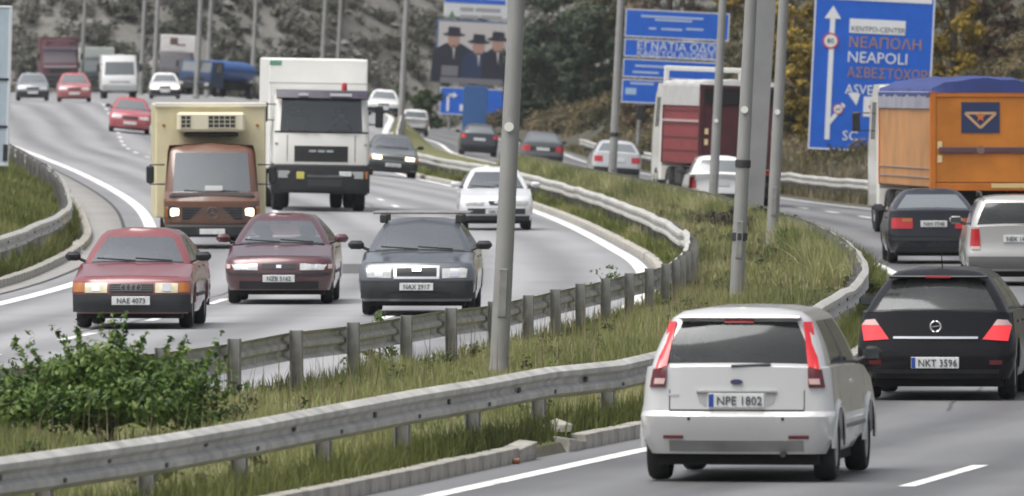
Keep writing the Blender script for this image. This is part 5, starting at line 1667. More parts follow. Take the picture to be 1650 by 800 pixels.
# ---- tipper semitrailers
def tipper(label, x, d, side_m, rear_m, rail_m, top_m, W=2.5, zb=1.1, zt=3.2, L=9.5, tarp_z=.28, band=None, kind=0, turn=0.0, cab_m=None, rear_top=None, sheet_m=None, joint_m=None, bulge=.20):
    tot = L+2.5
    rt = thing("tipper_lorry", label, "lorry", G_LOR); hw = W/2
    y0 = -tot/2; y1 = y0+L
    box_part(rt, "skip_body", side_m, (-hw+.03, hw-.03, y0+.08, y1, zb, zt), .03)
    rp = box_part(rt, "tailgate", rear_m, (-hw+.10, hw-.10, y0+.02, y0+.075, zb+.12, zt-.10), .01)
    for sx in (-1, 1): box_part(rt, "corner_post", rail_m, (min(sx*hw, sx*(hw-.14)), max(sx*hw, sx*(hw-.14)), y0-.005, y0+.14, zb-.06, zt+.012), .015)
    box_part(rt, "top_beam", rail_m, (-hw+.14, hw-.14, y0-.002, y0+.13, zt-.12, zt+.01), .01)
    box_part(rt, "bottom_beam", rail_m, (-hw+.14, hw-.14, y0-.002, y0+.13, zb-.06, zb+.10), .01)
    # side ribs and planks
    for sx in (-1, 1):
        xo = sx*hw; xi = sx*(hw-.04)
        for k in range(1):
            y = y0+.14+(L-.14)*(k+1)/1
            box_part(rt, "side_rib", rail_m, (min(xo, xi), max(xo, xi), y-.05, y+.03, zb, zt-.02), .008)
        for k in range(5 if kind else 2):
            z = zb+(zt-zb)*(k+1)/6 if kind else zb+.22+.2*k
            box_part(rt, "side_seam", joint_m or M_UNDER, (min(xo, xi)+.008, max(xo, xi)-.008, y0+.16, y1-.05, z-.012, z+.012), 0)
        if kind: box_part(rt, "side_rail", mat("rail_pale_pink", (.42, .30, .30), .6), (min(xo, xi)-.004, max(xo, xi)+.004, y0+.15, y1-.05, zb+(zt-zb)*.52, zb+(zt-zb)*.55), .004)
        box_part(rt, "side_sheet", sheet_m, (min(xo, xi)-.012, max(xo, xi)+.012, y0+.13, y1-.02, zt-tarp_z-.12, zt+.0), .01)
    # sheet: bulging tarpaulin that hangs over the sides
    b = MB(); rows = []
    for i in range(25):
        y = y0+.02+(L-.05)*i/24
        sag = .05*math.sin(i*1.7)+.035*math.sin(i*.9+1)
        edge = .10+.03*math.sin(i*2.3)+.02*math.sin(i*1.1)
        r = [(-hw-.015, y, zt-edge), (-hw-.012, y, zt-.02)]
        for j in range(9):
            t = j/8; xx = (-hw+.03)+(2*hw-.06)*t
            r.append((xx, y, zt+.06+(bulge+sag*bulge*5)*math.sin(math.pi*t)**.6+.02*math.sin(j*2.2+i*.8)))
        r += [(hw+.012, y, zt-.02), (hw+.015, y, zt-edge)]
        rows.append(r)
    b.grid(rows); e = rows[0]
    b.grid([e, [(x, y-.03, zt-.02) for i, (x, y, z) in enumerate(e)]])
    b.build("tarpaulin", top_m, rt, smooth=50)
    if rear_top: box_part(rt, "rear_opening", rear_top, (-hw+.14, hw-.14, y0-.012, y0+.01, zt-.55, zt-.13), 0)
    # running gear
    box_part(rt, "chassis", M_UNDER, (-.5, .5, y0+.4, y1+2.2, .7, zb-.02))
    box_part(rt, "side_tank", M_DARK, (-hw+.1, -hw+.55, y1-3.6, y1-2.3, .5, 1.0), .06)
    box_part(rt, "side_tank", M_DARK, (hw-.55, hw-.1, y1-3.6, y1-2.3, .5, 1.0), .06)
    for sx in (-1, 1):
        box_part(rt, "mud_flap", M_TRIM, (sx*(hw-.4)-.3, sx*(hw-.4)+.3, y0+.45, y0+.48, .25, .95), 0)
        box_part(rt, "tail_lamp", M_BRAKE2 if sx < 0 else M_TAIL, (sx*.75-.22, sx*.75+.22, y0+.1, y0+.14, .86, .98), .01)
        for z in (zb+.55, zb+.85): box_part(rt, "reflective_mark", mat("mark_cream", (.7, .55, .3), .5), (sx*(hw-.22)-.05, sx*(hw-.22)+.05, y0+.005, y0+.021, z, z+.16), .004)
    box_part(rt, "underrun_bar", M_TRIM, (-hw+.15, hw-.15, y0+.15, y0+.27, .5, .66), .02)
    b = MB(); b.box(-.26, .26, y0+.13, y0+.16, .68, .80); b.build("number_plate", M_PLATE, rt)
    # tractor cab in front
    Fc = tot/2
    cab(rt, Fc, 2.1, 1.22 if not kind else 1.12, [(.6, .0, 1.0), (1.2, 0, 1.0), (2.0, .03, 1.0), (2.1, .05, .995), (2.95, .2, .97), (3.35, .4, .93)], 3, cab_m or paint("paint_truck_white", (.72, .71, .66)), M_GLASS_T, inter=False)
    b = MB(); b.box(-hw+.02, hw-.02, y1+.02, y1+.14, zb-.1, zt+(.0 if kind else .12), .02); b.build("headboard", mat("headboard_white", (.66, .66, .63), .5), rt)
    if kind:
        b = MB(); b.box(-hw+.02, hw-.02, y1+.02, y1+.14, zt+.36, zt+.5, .02)
        for sx in (-1, 1): b.box(min(sx*(hw-.02), sx*(hw-.16)), max(sx*(hw-.02), sx*(hw-.16)), y1+.02, y1+.14, zt-.01, zt+.37, .02)
        b.build("front_hoop", mat("headboard_white", (.66, .66, .63), .5), rt)
    lorry_wheels(rt, (Fc-1.3, y1-1.2, y0+3.9, y0+2.6, y0+1.3)[:2 if kind else 5]+((y0+2.4, y0+1.2) if kind else ()), hw-.02, .5, .32, dual=(1,))
    for y in ((y0+2.4, y0+1.2) if kind else (y0+3.9, y0+2.6, y0+1.3)):
        for sx in (-1, 1): box_part(rt, "mudguard", M_TRIM, (sx*(hw-.2)-.18, sx*(hw-.2)+.18, y-.5, y+.5, 1.01, 1.05), .01)
    lorry_mirror(rt, -1.5, Fc-.3, 2.5, .45, .18); lorry_mirror(rt, 1.5, Fc-.3, 2.5, .45, .18)
    place(rt, x, d, 'R', tot, turn=turn)
    return rt, y0, zb, zt, rp
M_OR = mat("orange_paint", (.50, .17, .018), .5, var=.2, scale=1.6); M_OR2 = mat("orange_paint_sheen", (.46, .225, .085), .6, var=.18, scale=1.3); M_OR3 = mat("orange_beam", (.50, .15, .015), .5, var=.12)  # side orange is painted paler to stand in for light reflected off it
M_TB = mat("tarpaulin_blue", (.022, .04, .17), .55, var=.25, scale=2)
rt, y0, zb, zt, rp = tipper("orange tipper lorry with blue tarpaulin in front of the tall blue sign", 1590, 203, M_OR2, M_OR, M_OR3, M_TB, turn=3.7, tarp_z=.26, sheet_m=mat("sheet_lilac_grey", (.30, .30, .36), .6, var=.2, scale=2), joint_m=mat("seam_grey", (.30, .25, .22), .6))
# emblem, dark belt and catch on the tailgate
b = MB(); b.box(-.56, .28, y0+.005, y0+.019, 2.30, 2.97); em = b.build("tailgate_emblem_panel", mat("emblem_navy", (.02, .035, .10), .5), rt)
b = MB(); y = y0+.003; cx, cz = -.14, 2.63
M_EM = mat("emblem_pale_orange", (.55, .34, .18), .5)
for (a, c_) in (((-.34, .10), (.34, .10)), ((-.34, .10), (0, -.22)), ((.34, .10), (0, -.22))):
    dx, dz = c_[0]-a[0], c_[1]-a[1]; l_ = math.hypot(dx, dz); nx_, nz_ = -dz/l_*.028, dx/l_*.028
    b.prism([(cx+a[0]-nx_, cz+a[1]-nz_), (cx+c_[0]-nx_, cz+c_[1]-nz_), (cx+c_[0]+nx_, cz+c_[1]+nz_), (cx+a[0]+nx_, cz+a[1]+nz_)], y-.004, y)
b.build("emblem_triangle", M_EM, em)
b = MB(); b.prism([(cx+(.12 if k % 2 == 0 else .05)*math.cos(k*math.pi/5+math.pi/2), cz+.02+(.12 if k % 2 == 0 else .05)*math.sin(k*math.pi/5+math.pi/2)) for k in range(10)], y-.008, y-.004); b.build("emblem_star", mat("emblem_orange", (.6, .15, .03), .5), em)
box_part(rt, "tailgate_belt", mat("belt_purple", (.10, .05, .06), .6), (-1.05, 1.05, y0-.02, y0+.018, 1.86, 1.99), .01)
b = MB(); b.disc_y((-.14, y0-.03, 1.93), .09, 16, th=.02); b.build("catch_plate", mat("catch_grey", (.2, .12, .1), .5), rt)
box_part(rt, "lower_label", mat("label_cream", (.66, .5, .22), .5), (.1, 1.0, y0-.012, y0-.004, 1.10, 1.2), .002)
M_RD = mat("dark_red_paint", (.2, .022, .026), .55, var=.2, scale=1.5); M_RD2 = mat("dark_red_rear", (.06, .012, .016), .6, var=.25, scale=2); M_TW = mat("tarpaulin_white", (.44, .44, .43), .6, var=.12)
tipper("dark red tipper lorry with white tarpaulin edge behind the lamp posts", 1188, 259, M_RD, M_RD2, M_RD2, M_TW, zt=3.35, tarp_z=.5, turn=5.0, L=7.6, W=2.32, bulge=.06, kind=1, sheet_m=M_TW, joint_m=mat("seam_dark_red", (.11, .015, .02), .6), rear_top=mat("opening_black", (.01, .01, .012), .9))

# ---- far lorries on the oncoming side
def far_lorry(name, label, x, d, P, box_m, W=2.4, cz=(1.1, 1.9, 2.8, 3.0), box=(2.5, 1.0, 3.7, 8.0), gm=None, bump=None, turn=0.0, visor=None, boxgap=2.2, lamps=True, dz=0):
    L = box[3]+boxgap; F = L/2; hw = W/2
    rt = thing(name, label, "truck" if name != "minibus" else "minibus", G_LOR)
    cab(rt, F, 2.0, hw, [(.55, .04, .98), (cz[0], 0, 1.0), (cz[1]-.05, .03, 1.0), (cz[1], .05, 1.0), (cz[2], .22, .96), (cz[3], .34, .93)], 3, P, gm or M_GLASS_F, inter=False)
    b = MB(); b.box(-hw-.01, hw+.01, F-.3, F+.06, .4, cz[0]-.15, .06); b.build("bumper", bump or M_TRIM, rt, smooth=30)
    fbox(rt, "grille", M_TRIM, -hw*.55, hw*.55, cz[0]-.05, cz[1]-.35, F-.01, .02)
    if lamps:
        for sx in (-1, 1): fbox(rt, "headlamp", M_HEAD, sx*hw*.76-.13, sx*hw*.76+.13, .62, .8, F+.062, .01)
    if visor: fbox(rt, "sun_visor", visor, -hw*.94, hw*.94, cz[2]-.04, cz[2]+.12, F-.16, .1)
    if box_m: box_part(rt, "cargo_box", box_m, (-box[0]/2, box[0]/2, -L/2, F-boxgap, box[1], box[2]), .03)
    box_part(rt, "chassis", M_UNDER, (-.5, .5, -L/2+.1, F-.35, .5, 1.0))
    lorry_mirror(rt, hw+.18, F-.25, cz[1]+.4, .4, .16); lorry_mirror(rt, -hw-.18, F-.25, cz[1]+.4, .4, .16)
    lorry_wheels(rt, (F-1.3, -L/2+1.6), hw-.02, .48, .3)
    place(rt, x, d, 'L', L, turn=turn)
    return rt, F, hw
rt, F, hw = far_lorry("tall_lorry", "tall dark red lorry behind the grey and pale red cars", 97, 610, mat("lorry_dark_red", (.10, .035, .045), .5, var=.2), mat("lorry_brown_red", (.09, .03, .035), .6), W=2.45, cz=(1.45, 2.05, 2.95, 3.55), box=(2.5, 1.0, 3.75, 9), visor=mat("visor_mauve", (.16, .12, .16), .5), gm=mat("windscreen_mauve", (.16, .135, .15), .3))
fbox(rt, "cab_stripe", mat("stripe_pale", (.30, .26, .28), .5), -1.1, 1.1, 1.72, 1.86, F-.02, .03)
fbox(rt, "roof_lamp_bar", M_TRIM, -.9, .9, 3.2, 3.4, F-.42, .1)
rt, F, hw = far_lorry("minibus", "white minibus behind the small bright red car", 193, 505, paint("paint_white", (.78, .78, .77)), paint("paint_white", (.78, .78, .77)), W=1.95, cz=(.95, 1.28, 2.0, 2.35), box=(1.95, .5, 2.36, 3.5), boxgap=1.98, bump=mat("bumper_pale", (.35, .36, .36), .5), turn=1)
rt, F, hw = far_lorry("box_truck", "pale box truck with a dark cab partly behind the white minibus", 158, 640, mat("cab_dark_green", (.03, .045, .045), .5), mat("box_pale_green", (.42, .46, .43), .6), W=2.2, cz=(1.0, 1.5, 2.2, 2.45), box=(2.4, .9, 3.15, 6))
rt, F, hw = far_lorry("container_truck", "dark truck carrying a white container above its cab", 281, 660, mat("cab_mauve_grey", (.09, .075, .085), .5, var=.2), mat("container_white", (.66, .65, .63), .6, var=.08), W=2.45, cz=(1.1, 1.75, 2.55, 2.85), box=(2.5, 1.0, 4.05, 11), turn=-4.0, gm=mat("windscreen_grey", (.12, .125, .13), .3))
fbox(rt, "container_emblem", mat("emblem_brown", (.12, .07, .05), .6), .0, .55, 3.35, 3.85, F-2.2, .01); fbox(rt, "container_text_strip", mat("emblem_brown", (.12, .07, .05), .6), -.55, .1, 3.3, 3.42, F-2.2, .012)
rt, F, hw = far_lorry("tank_truck", "blue tank truck between the container truck and white box truck", 311, 560, mat("cab_blue", (.02, .045, .11), .5, var=.2), None, W=2.2, cz=(1.0, 1.45, 2.0, 2.1), box=(2.5, 1.0, 3.0, 6.0), turn=-24)
b = MB(); rows = []
for i in range(9):
    y = F-2.3-5.6*i/8; k = .75 if i in (0, 8) else 1.0
    rows.append([(1.05*k*math.cos(2*math.pi*a/20), y, 1.6+.62*k*math.sin(2*math.pi*a/20)) for a in range(20)])
b.grid(rows, True); b.f.append(tuple(range(20))); b.f.append(tuple(range(len(b.v)-20, len(b.v))))
b.build("tank", mat("tank_blue", (.028, .10, .30), .4, var=.1), rt, smooth=50)

# ================================================================== VEGETATION
yy_ = np.linspace(20*K, 900*K, 3000)
aLR = np.array([LR(y) for y in yy_]); aRR = np.array([RR(y) for y in yy_]); aLK = np.array([LK(y) for y in yy_])
ZG = {}
def gz(X, Y):
    return np.array([ground_z(a, b) for a, b in zip(X, Y)])
def gz_fast(X, Y, nx=160, ny=400):
    """bilinear table of the ground for many points"""
    x0, x1, y0, y1 = X.min()-.1, X.max()+.1, Y.min()-.1, Y.max()+.1
    return x0, x1, y0, y1
def median_z(X, Y):
    le = np.interp(Y, yy_, aLR)-.42; rk = np.interp(Y, yy_, aRR)+.42
    t = np.clip((X-le)/(rk-le), 0, 1)
    y = Y/K; s_ = np.clip((y-330)/150, 0, 1); g = 1.2*s_*s_*(3-2*s_)
    vn = (np.sin(X*2*1.3+Y*.8*.7)+np.sin(X*2*2.9-Y*.8*1.9+1.3)*.6+np.sin(X*2*.53+Y*.8*2.3+4)*.8)/2.4
    return g*(1-t)+.08+.16*np.sin(math.pi*t)+.03*vn-.02
def blades(name, X, Y, Z, h, w, m, label, tint, parent=None, lean=.35):
    n = len(X)
    a = rng.uniform(0, 2*math.pi, n); la = rng.uniform(0, 2*math.pi, n); ll = np.abs(rng.normal(0, lean, n))*h
    hh = h*(1-.3*np.minimum(1, ll/np.maximum(h, 1e-3)))
    dx, dy = np.cos(a)*w/2, np.sin(a)*w/2
    v = np.empty((n, 5, 3))
    v[:, 0] = np.stack([X-dx, Y-dy, Z], 1); v[:, 1] = np.stack([X+dx, Y+dy, Z], 1)
    mx, my = X+np.cos(la)*ll*.35, Y+np.sin(la)*ll*.35
    v[:, 2] = np.stack([mx+dx*.8, my+dy*.8, Z+hh*.6], 1); v[:, 3] = np.stack([mx-dx*.8, my-dy*.8, Z+hh*.6], 1)
    v[:, 4] = np.stack([X+np.cos(la)*ll, Y+np.sin(la)*ll, Z+hh], 1)
    b = np.arange(n)*5
    F1 = np.stack([b, b+1, b+2], 1); F2 = np.stack([b, b+2, b+3], 1); F3 = np.stack([b+3, b+2, b+4], 1)
    me = fast_mesh(name, v.reshape(-1, 3), np.concatenate([F1, F2, F3]), np.repeat(tint, 5))
    o = link(name, me, m); tag(o, label, kind='stuff'); return o
def patchy(X, Y, f=.6):
    v = (np.sin(X*f*1.7+Y*f*.31)+np.sin(X*f*.6-Y*f*.53+2)+np.sin(X*f*3.1+Y*f*.9+1)*.6)/2.6
    return v
M_GRASS = tinted("median_grass", [(.09, .105, .045), (.165, .188, .07), (.245, .262, .10), (.33, .325, .155), (.45, .415, .25)])
M_GRASS2 = tinted("verge_grass", [(.045, .053, .018), (.10, .118, .034), (.165, .19, .055), (.24, .235, .095)])
def samp(n, f0, f1, u0, u1, p=1.0):
    Y = (u0+(u1-u0)*rng.random(n)**p)*K
    a = np.array(np.interp(Y, yy_, f0)); b = np.array(np.interp(Y, yy_, f1))
    X = a+(b-a)*rng.random(n)
    return X, Y
def tnt(X, Y, base=.5, amp=.42, sd=.17): return np.clip(base+amp*patchy(X, Y, .5)+rng.normal(0, sd, len(X)), 0, 1)
# median, near then far
X, Y = samp(210000, aLR+.12, aRR-.1, 60, 142, 1.1)
keep = rng.random(len(X)) < np.clip(.55+.9*patchy(X+3, Y, 1.3), .12, 1); X, Y = X[keep], Y[keep]
hn = (.08+.17*np.clip(patchy(X, Y, .9)+.45, 0, 1.5))*rng.uniform(.5, 1.5, len(X))
blades("grass", X, Y, median_z(X, Y), hn, rng.uniform(.006, .012, len(X)), M_GRASS, "dry yellowish green grass on the near part of the median", tnt(X, Y, .48))
X, Y = samp(130000, aLR-.1, aRR+.25, 140, 330, 1.2)
keep = rng.random(len(X)) < np.clip(.6+.9*patchy(X+3, Y, 1.1), .15, 1); X, Y = X[keep], Y[keep]
hn = (.09+.18*np.clip(patchy(X, Y, .8)+.4, 0, 1.5))*rng.uniform(.5, 1.5, len(X))
blades("grass", X, Y, median_z(X, Y), hn, rng.uniform(.015, .035, len(X)), M_GRASS, "grass on the far part of the median around the poles", tnt(X, Y, .52))
X, Y = samp(26000, aRR-.1, aRR+.36, 60, 150, 1.0)
hn = .22*rng.uniform(.4, 1.6, len(X))
blades("grass", X, Y, median_z(X, Y), hn, rng.uniform(.008, .018, len(X)), M_GRASS2, "dark weeds growing under the near guard rail beside the kerb", tnt(X, Y, .5))
X, Y = samp(16000, aLR-.38, aLR+.15, 90, 330, 1.0)
hn = .18*rng.uniform(.4, 1.5, len(X))
blades("grass", X, Y, median_z(X, Y), hn, rng.uniform(.012, .026, len(X)), M_GRASS2, "weeds growing under the median guard rail", tnt(X, Y, .55))
X, Y = samp(14000, aRR+.02, aRR+.40, 140, 240, 1.0)
hn = .42*rng.uniform(.4, 1.5, len(X))
blades("grass", X, Y, median_z(X, Y), hn, rng.uniform(.015, .03, len(X)), M_GRASS2, "tall dark weeds on the bend beside the outbound kerb", tnt(X, Y, .4))
X, Y = samp(22000, aRR-.75, aRR-.02, 144, 330, 1.2)
hn = .50*rng.uniform(.5, 1.5, len(X))
blades("grass", X, Y, median_z(X, Y), hn, rng.uniform(.018, .035, len(X)), M_GRASS, "tall seeding grass in front of the outbound guard rail's far stretch", tnt(X, Y, .5))
# left verge
Y = (136+150*rng.random(60000))*K
X = np.interp(Y, yy_, aLK)-.1-(.1+4.6*rng.random(60000)**1.3)
keep = X > -.0565*Y/K-1.0; X, Y = X[keep], Y[keep]
Z = gz(X, Y)-.02
blades("grass", X, Y, Z, (.18+.16*np.clip(patchy(X, Y, .8)+.4, 0, 1.4))*rng.uniform(.6, 1.4, len(X)), rng.uniform(.015, .035, len(X)), M_GRASS2, "lush green grass on the verge behind the guard rail", tnt(X, Y, .62))
# beyond the outbound carriageway
n = 26000; Y = (225+260*rng.random(n))*K
ro = np.array([0.0]); aRO = aRR+.42+7.4
X = np.interp(Y, yy_, aRO)+.1+7*rng.random(n)**1.4
Z = gz(X, Y)-.02
blades("grass", X, Y, Z, .32*rng.uniform(.5, 1.5, n), rng.uniform(.03, .07, n), tinted("dry_slope_grass", [(.05, .045, .02), (.11, .10, .045), (.17, .14, .08), (.24, .20, .13)]), "dry brown grass on the slope beyond the far guard rail", tnt(X, Y, .5))

def leaf_cloud(C, Rv, n, size, flat=.5, shell=.55, even=False):
    """n leaf quads round the clump centres C (m,3) with radii Rv (m,3)"""
    w = Rv[:, 0]*Rv[:, 2]; k = rng.choice(len(C), n, p=w/w.sum())
    d = rng.normal(size=(n, 3)); d /= np.linalg.norm(d, axis=1, keepdims=True)
    r = (shell+(1-shell)*rng.random((n, 1)))*rng.random((n, 1))**.15
    P = C[k]+d*r*Rv[k]
    nrm = d+rng.normal(0, flat, (n, 3)); nrm[:, 2] += .35; nrm /= np.linalg.norm(nrm, axis=1, keepdims=True)
    t = np.cross(nrm, rng.normal(size=(n, 3))); t /= np.linalg.norm(t, axis=1, keepdims=True)
    b = np.cross(nrm, t)
    s_ = size*rng.uniform(.55, 1.4, (n, 1))
    v = np.stack([P-t*s_, P+b*s_*.45+nrm*s_*.1, P+t*s_, P-b*s_*.45+nrm*s_*.1], 1).reshape(-1, 3)
    f = np.arange(n*4).reshape(n, 4)
    return v, f, k
def plant(name, label, cat, loc, C, Rv, n, size, m, trunk=None, group=None, tbase=.5, tsd=.18, part="crown"):
    root = empty(name, loc); tag(root, label, cat, group)
    C = np.array(C, float); Rv = np.array(Rv, float)
    v, f, k = leaf_cloud(C, Rv, n, size, shell=.3 if part == 'crown' and n > 1600 else .55)
    kt = rng.normal(0, .13, len(C))
    tint = np.clip(tbase+kt[k]+rng.normal(0, tsd, n), 0, 1)
    me = fast_mesh(part, v, f, np.repeat(tint, 4)); link(part, me, m, root)
    if trunk:
        b = MB(); r0, hgt = trunk
        b.tube([(0, 0, -.3), (.05*hgt*.2, 0, hgt*.4), (0, .03, hgt*.75), (.02, 0, hgt)], [r0, r0*.8, r0*.5, r0*.25], 8)
        for c in C[:: max(1, len(C)//7)]:
            b.tube([(0, 0, min(hgt*.6, max(.1, c[2]*.55))), tuple(c*np.array([.6, .6, .85])), tuple(c)], [r0*.4, r0*.25, r0*.08], 5)
        b.build("trunk", mat("bark_brown", (.075, .06, .045), .9, var=.3), root, smooth=50)
    return root
# broad-leaved weeds and dead stalks mixed into the median grass
n = 420; X, Y = samp(n, aLR+.2, aRR-.2, 62, 230, 1.3)
sz = rng.uniform(.05, .16, n); C = np.stack([X, Y, median_z(X, Y)+sz*.8+.05], 1); Rv = np.stack([sz, sz, sz*.9], 1)
v, f, k = leaf_cloud(C, Rv, 16000, .03, shell=.2)
me = fast_mesh("weeds", v, f, np.repeat(np.clip(rng.normal(.5, .2, n)[k]+rng.normal(0, .12, len(f)), 0, 1), 4))
o = link("weeds", me, tinted("weed_leaves", [(.03, .05, .02), (.07, .10, .035), (.12, .13, .06), (.2, .17, .1)])); tag(o, "low broad-leaved weeds scattered through the median grass", kind='stuff')
n = 2600; X, Y = samp(n, aLR+.15, aRR-.1, 62, 260, 1.2)
blades("grass", X, Y, median_z(X, Y), rng.uniform(.35, .75, n), rng.uniform(.006, .012, n), tinted("dead_stalks", [(.12, .10, .06), (.22, .18, .11), (.34, .29, .2)]), "dead straw-coloured stalks standing out of the median grass", rng.random(n), lean=.2)
# near shrub in the median
M_BUSH = tinted("bush_leaves", [(.014, .03, .01), (.04, .08, .02), (.085, .15, .034), (.15, .22, .055), (.23, .27, .10)], .5)
X0, Y0 = -3.62, 84*K
cs, rs = [], []
for k in range(70):
    a = rng.uniform(0, 2*math.pi); q = math.sqrt(rng.random())
    x, y = math.cos(a)*q*1.0, math.sin(a)*q*1.0
    z = .30+rng.random()*.62*(1-.65*q*q)
    cs.append((x, y, z)); rs.append((.20+.17*rng.random(), .20+.17*rng.random(), .12+.12*rng.random()))
for k in range(60):          # stray sprigs that break the outline
    a = rng.uniform(0, 2*math.pi); q = rng.random()**.5; x, y = math.cos(a)*.95*q, math.sin(a)*.95*q
    h0 = .75-.45*q*q; lx, lz = math.cos(a)*rng.uniform(.0, .07), rng.uniform(.03, .09)
    for j in range(7): cs.append((x+lx*j, y, h0+lz*j)); rs.append((.075-.008*j, .075-.008*j, .05))
plant("shrub", "leafy dark green shrub in front of the near guard rail posts", "shrub", (X0, Y0, ground_z(X0, Y0)), cs, rs, 16000, .036, M_BUSH, (.025, .6), tbase=.52)
def weed(x, d, h, label, n=500, m=None, r=.16, name="weed", size=.035):
    X, Y = px(x, d), d*K
    cs = [(rng.normal(0, r*.5), rng.normal(0, r*.5), h*(.15+.8*k/9)) for k in range(10)]; rs = [(r*(1-.06*k), r*(1-.06*k), h*.11) for k in range(10)]
    return plant(name, label, "weed", (X, Y, ground_z(X, Y)), cs, rs, n, size, m or M_BUSH, (.012, h*.8), "weeds standing up in the median")
weed(612, 110.0, .95, "tall weed in front of the dark car's headlamp", 420, r=.15)
weed(590, 111, .55, "low yellowish tuft at the foot of the tall weed", 380, tinted("tuft_yellow", [(.06, .07, .02), (.14, .14, .05), (.22, .2, .09)]), r=.25)
weed(975, 152, .6, "bushy weed below the bent end of the median rail", 300, r=.3)
weed(1268, 172, .55, "green weed clump beside the lamp post right of the column", 300, r=.3)
weed(30, 96, .8, "sprig sticking up at the left edge above the shrub", 260, r=.12)
M_DRY = tinted("dry_brush", [(.018, .016, .012), (.04, .036, .026), (.075, .068, .05), (.11, .10, .075)])
for i, (x, d, w, lab) in enumerate(((1178, 196, .4, "dark dry brush at the foot of the wide column"), (1235, 190, .35, "dark brush between the wide column and its neighbour post"))):
    X, Y = px(x, d), d*K
    cs = [(rng.normal(0, w), rng.normal(0, .5), .2+.25*rng.random()) for _ in range(18)]; rs = [(.2, .2, .16)]*18
    plant("dry_bush", lab, "bush", (X, Y, ground_z(X, Y)), cs, rs, 1500, .05, M_DRY, (.02, .4), "dry brush in the median")
# shrubs spilling over the far bend beside the outbound kerb
for i, (x, d) in enumerate(((1402, 149), (1420, 140), (1380, 160))):
    X, Y = px(x, d), d*K; X = min(X, RK(Y)-.4)
    cs = [(rng.normal(0, .12), rng.normal(0, .8), .12+.22*rng.random()) for _ in range(14)]; rs = [(.14, .2, .14)]*14
    plant("dry_bush", ("low dark bush at the bend, the middle of three", "low dark bush at the bend nearest the black hatchback", "low dark bush at the bend farthest up the kerb")[i], "bush", (X, Y, ground_z(X, Y)), cs, rs, 900, .045, tinted("brush_green", [(.015, .018, .008), (.04, .045, .018), (.08, .08, .035)]), (.02, .3), "low bushes at the bend")

# trees beyond the outbound side
M_TD = tinted("tree_dark", [(.018, .03, .02), (.036, .056, .035), (.064, .086, .05), (.10, .12, .072)])
M_TY = tinted("tree_autumn", [(.08, .066, .022), (.2, .15, .03), (.35, .25, .04), (.45, .33, .08)])
M_TO = tinted("tree_olive", [(.03, .03, .016), (.07, .068, .03), (.12, .11, .05), (.17, .14, .07)])
M_TB_ = tinted("tree_brown", [(.06, .045, .028), (.13, .092, .058), (.2, .145, .095), (.26, .19, .13)])
def tree(label, x, d, W, H, z0=.25, m=M_TD, n=5000, size=.13, zoff=0):
    X, Y = px(x, d), d*K; z = ground_z(X, Y)
    cs, rs = [], []
    for k in range(38):
        t = z0+(1-z0)*rng.random(); q = math.sqrt(max(.05, 1-((t-.55)/.55)**2))*W*.5
        a = rng.uniform(0, 2*math.pi); e = q*math.sqrt(rng.random())
        cs.append((math.cos(a)*e, math.sin(a)*e, t*H)); rs.append((W*.19*rng.uniform(.7, 1.3), W*.19*rng.uniform(.7, 1.3), W*.15*rng.uniform(.7, 1.3)))
    return plant("tree", label, "tree", (X, Y, z), cs, rs, n, size, m, (.02*H+.05, H*.8), "trees and tall shrubs on the right bank")
tree("large dark green tree on the bank above the brown slope", 900, 620, 6.5, 8.5, .0, M_TD, 12000, .2)
tree("dark shrub at the left foot of the bank beside the billboard", 855, 600, 3.4, 5.0, .0, M_TD, 5000, .17)
tree("dark green tree leaning over the crest of the brown slope", 945, 590, 4.0, 6.5, .0, M_TD, 6000, .18)
tree("olive green tree at the top of the brown slope", 985, 640, 5.0, 9.0, .0, M_TO, 7000, .18)
tree("brownish tree above the blue motorway sign", 1080, 620, 5.5, 9.5, .0, M_TB_, 8000, .18)
tree("dark grey-green tree between the blue motorway sign and the column", 1190, 560, 3.4, 8.5, .0, M_TD, 6000, .16)
tree("yellow autumn tree just right of the blue motorway sign", 1180, 480, 2.4, 4.6, .0, M_TY, 4500, .12)
tree("yellow autumn tree between the column and the tall blue sign", 1280, 380, 2.6, 6.2, .0, M_TY, 9000, .12)
tree("orange-yellow shrub hugging the tall blue sign's left edge", 1303, 362, 1.9, 4.2, .0, M_TY, 5500, .11)
tree("pale yellow tree behind the lamp post right of the column", 1256, 430, 3.0, 6.5, .0, M_TY, 6500, .13)
tree("olive shrub below the yellow tree left of the tall blue sign", 1268, 368, 1.9, 2.6, .0, M_TO, 3500, .10)
tree("brownish shrub at the foot of the tall blue sign", 1300, 375, 2.0, 2.4, .0, M_TB_, 3500, .10)
tree("brown leafless-looking shrub behind the motorway sign's foot", 1035, 455, 2.2, 3.0, .0, M_TB_, 3200, .11)
tree("dark olive shrub behind the red lorry's cab", 1075, 480, 2.6, 3.6, .0, M_TO, 3200, .12)
tree("yellow-brown tree right of the tall blue sign", 1535, 385, 2.4, 5.6, .0, M_TY, 8000, .12)
tree("brown tree above the orange lorry's tarpaulin", 1585, 395, 2.6, 4.6, .0, M_TB_, 6000, .12)
tree("olive tree at the right edge above the orange lorry", 1638, 440, 3.4, 6.0, .0, M_TO, 6000, .13)
tree("dull green tree behind the brown one above the orange lorry", 1600, 520, 4.5, 6.5, .0, M_TD, 6000, .15)
tree("tall brown tree at the right edge behind the olive one", 1628, 480, 4.6, 7.0, .0, M_TB_, 7000, .13)
tree("grey-brown shrub low at the right edge above the blue tarpaulin", 1600, 440, 3.4, 3.4, .0, M_TO, 5000, .12)
tree("olive shrub behind the tall blue sign's top", 1440, 480, 4.8, 6.5, .0, M_TO, 5000, .14)
tree("brown shrub under the tall blue sign's lower edge", 1360, 390, 3.2, 2.0, .0, M_TB_, 4000, .10)
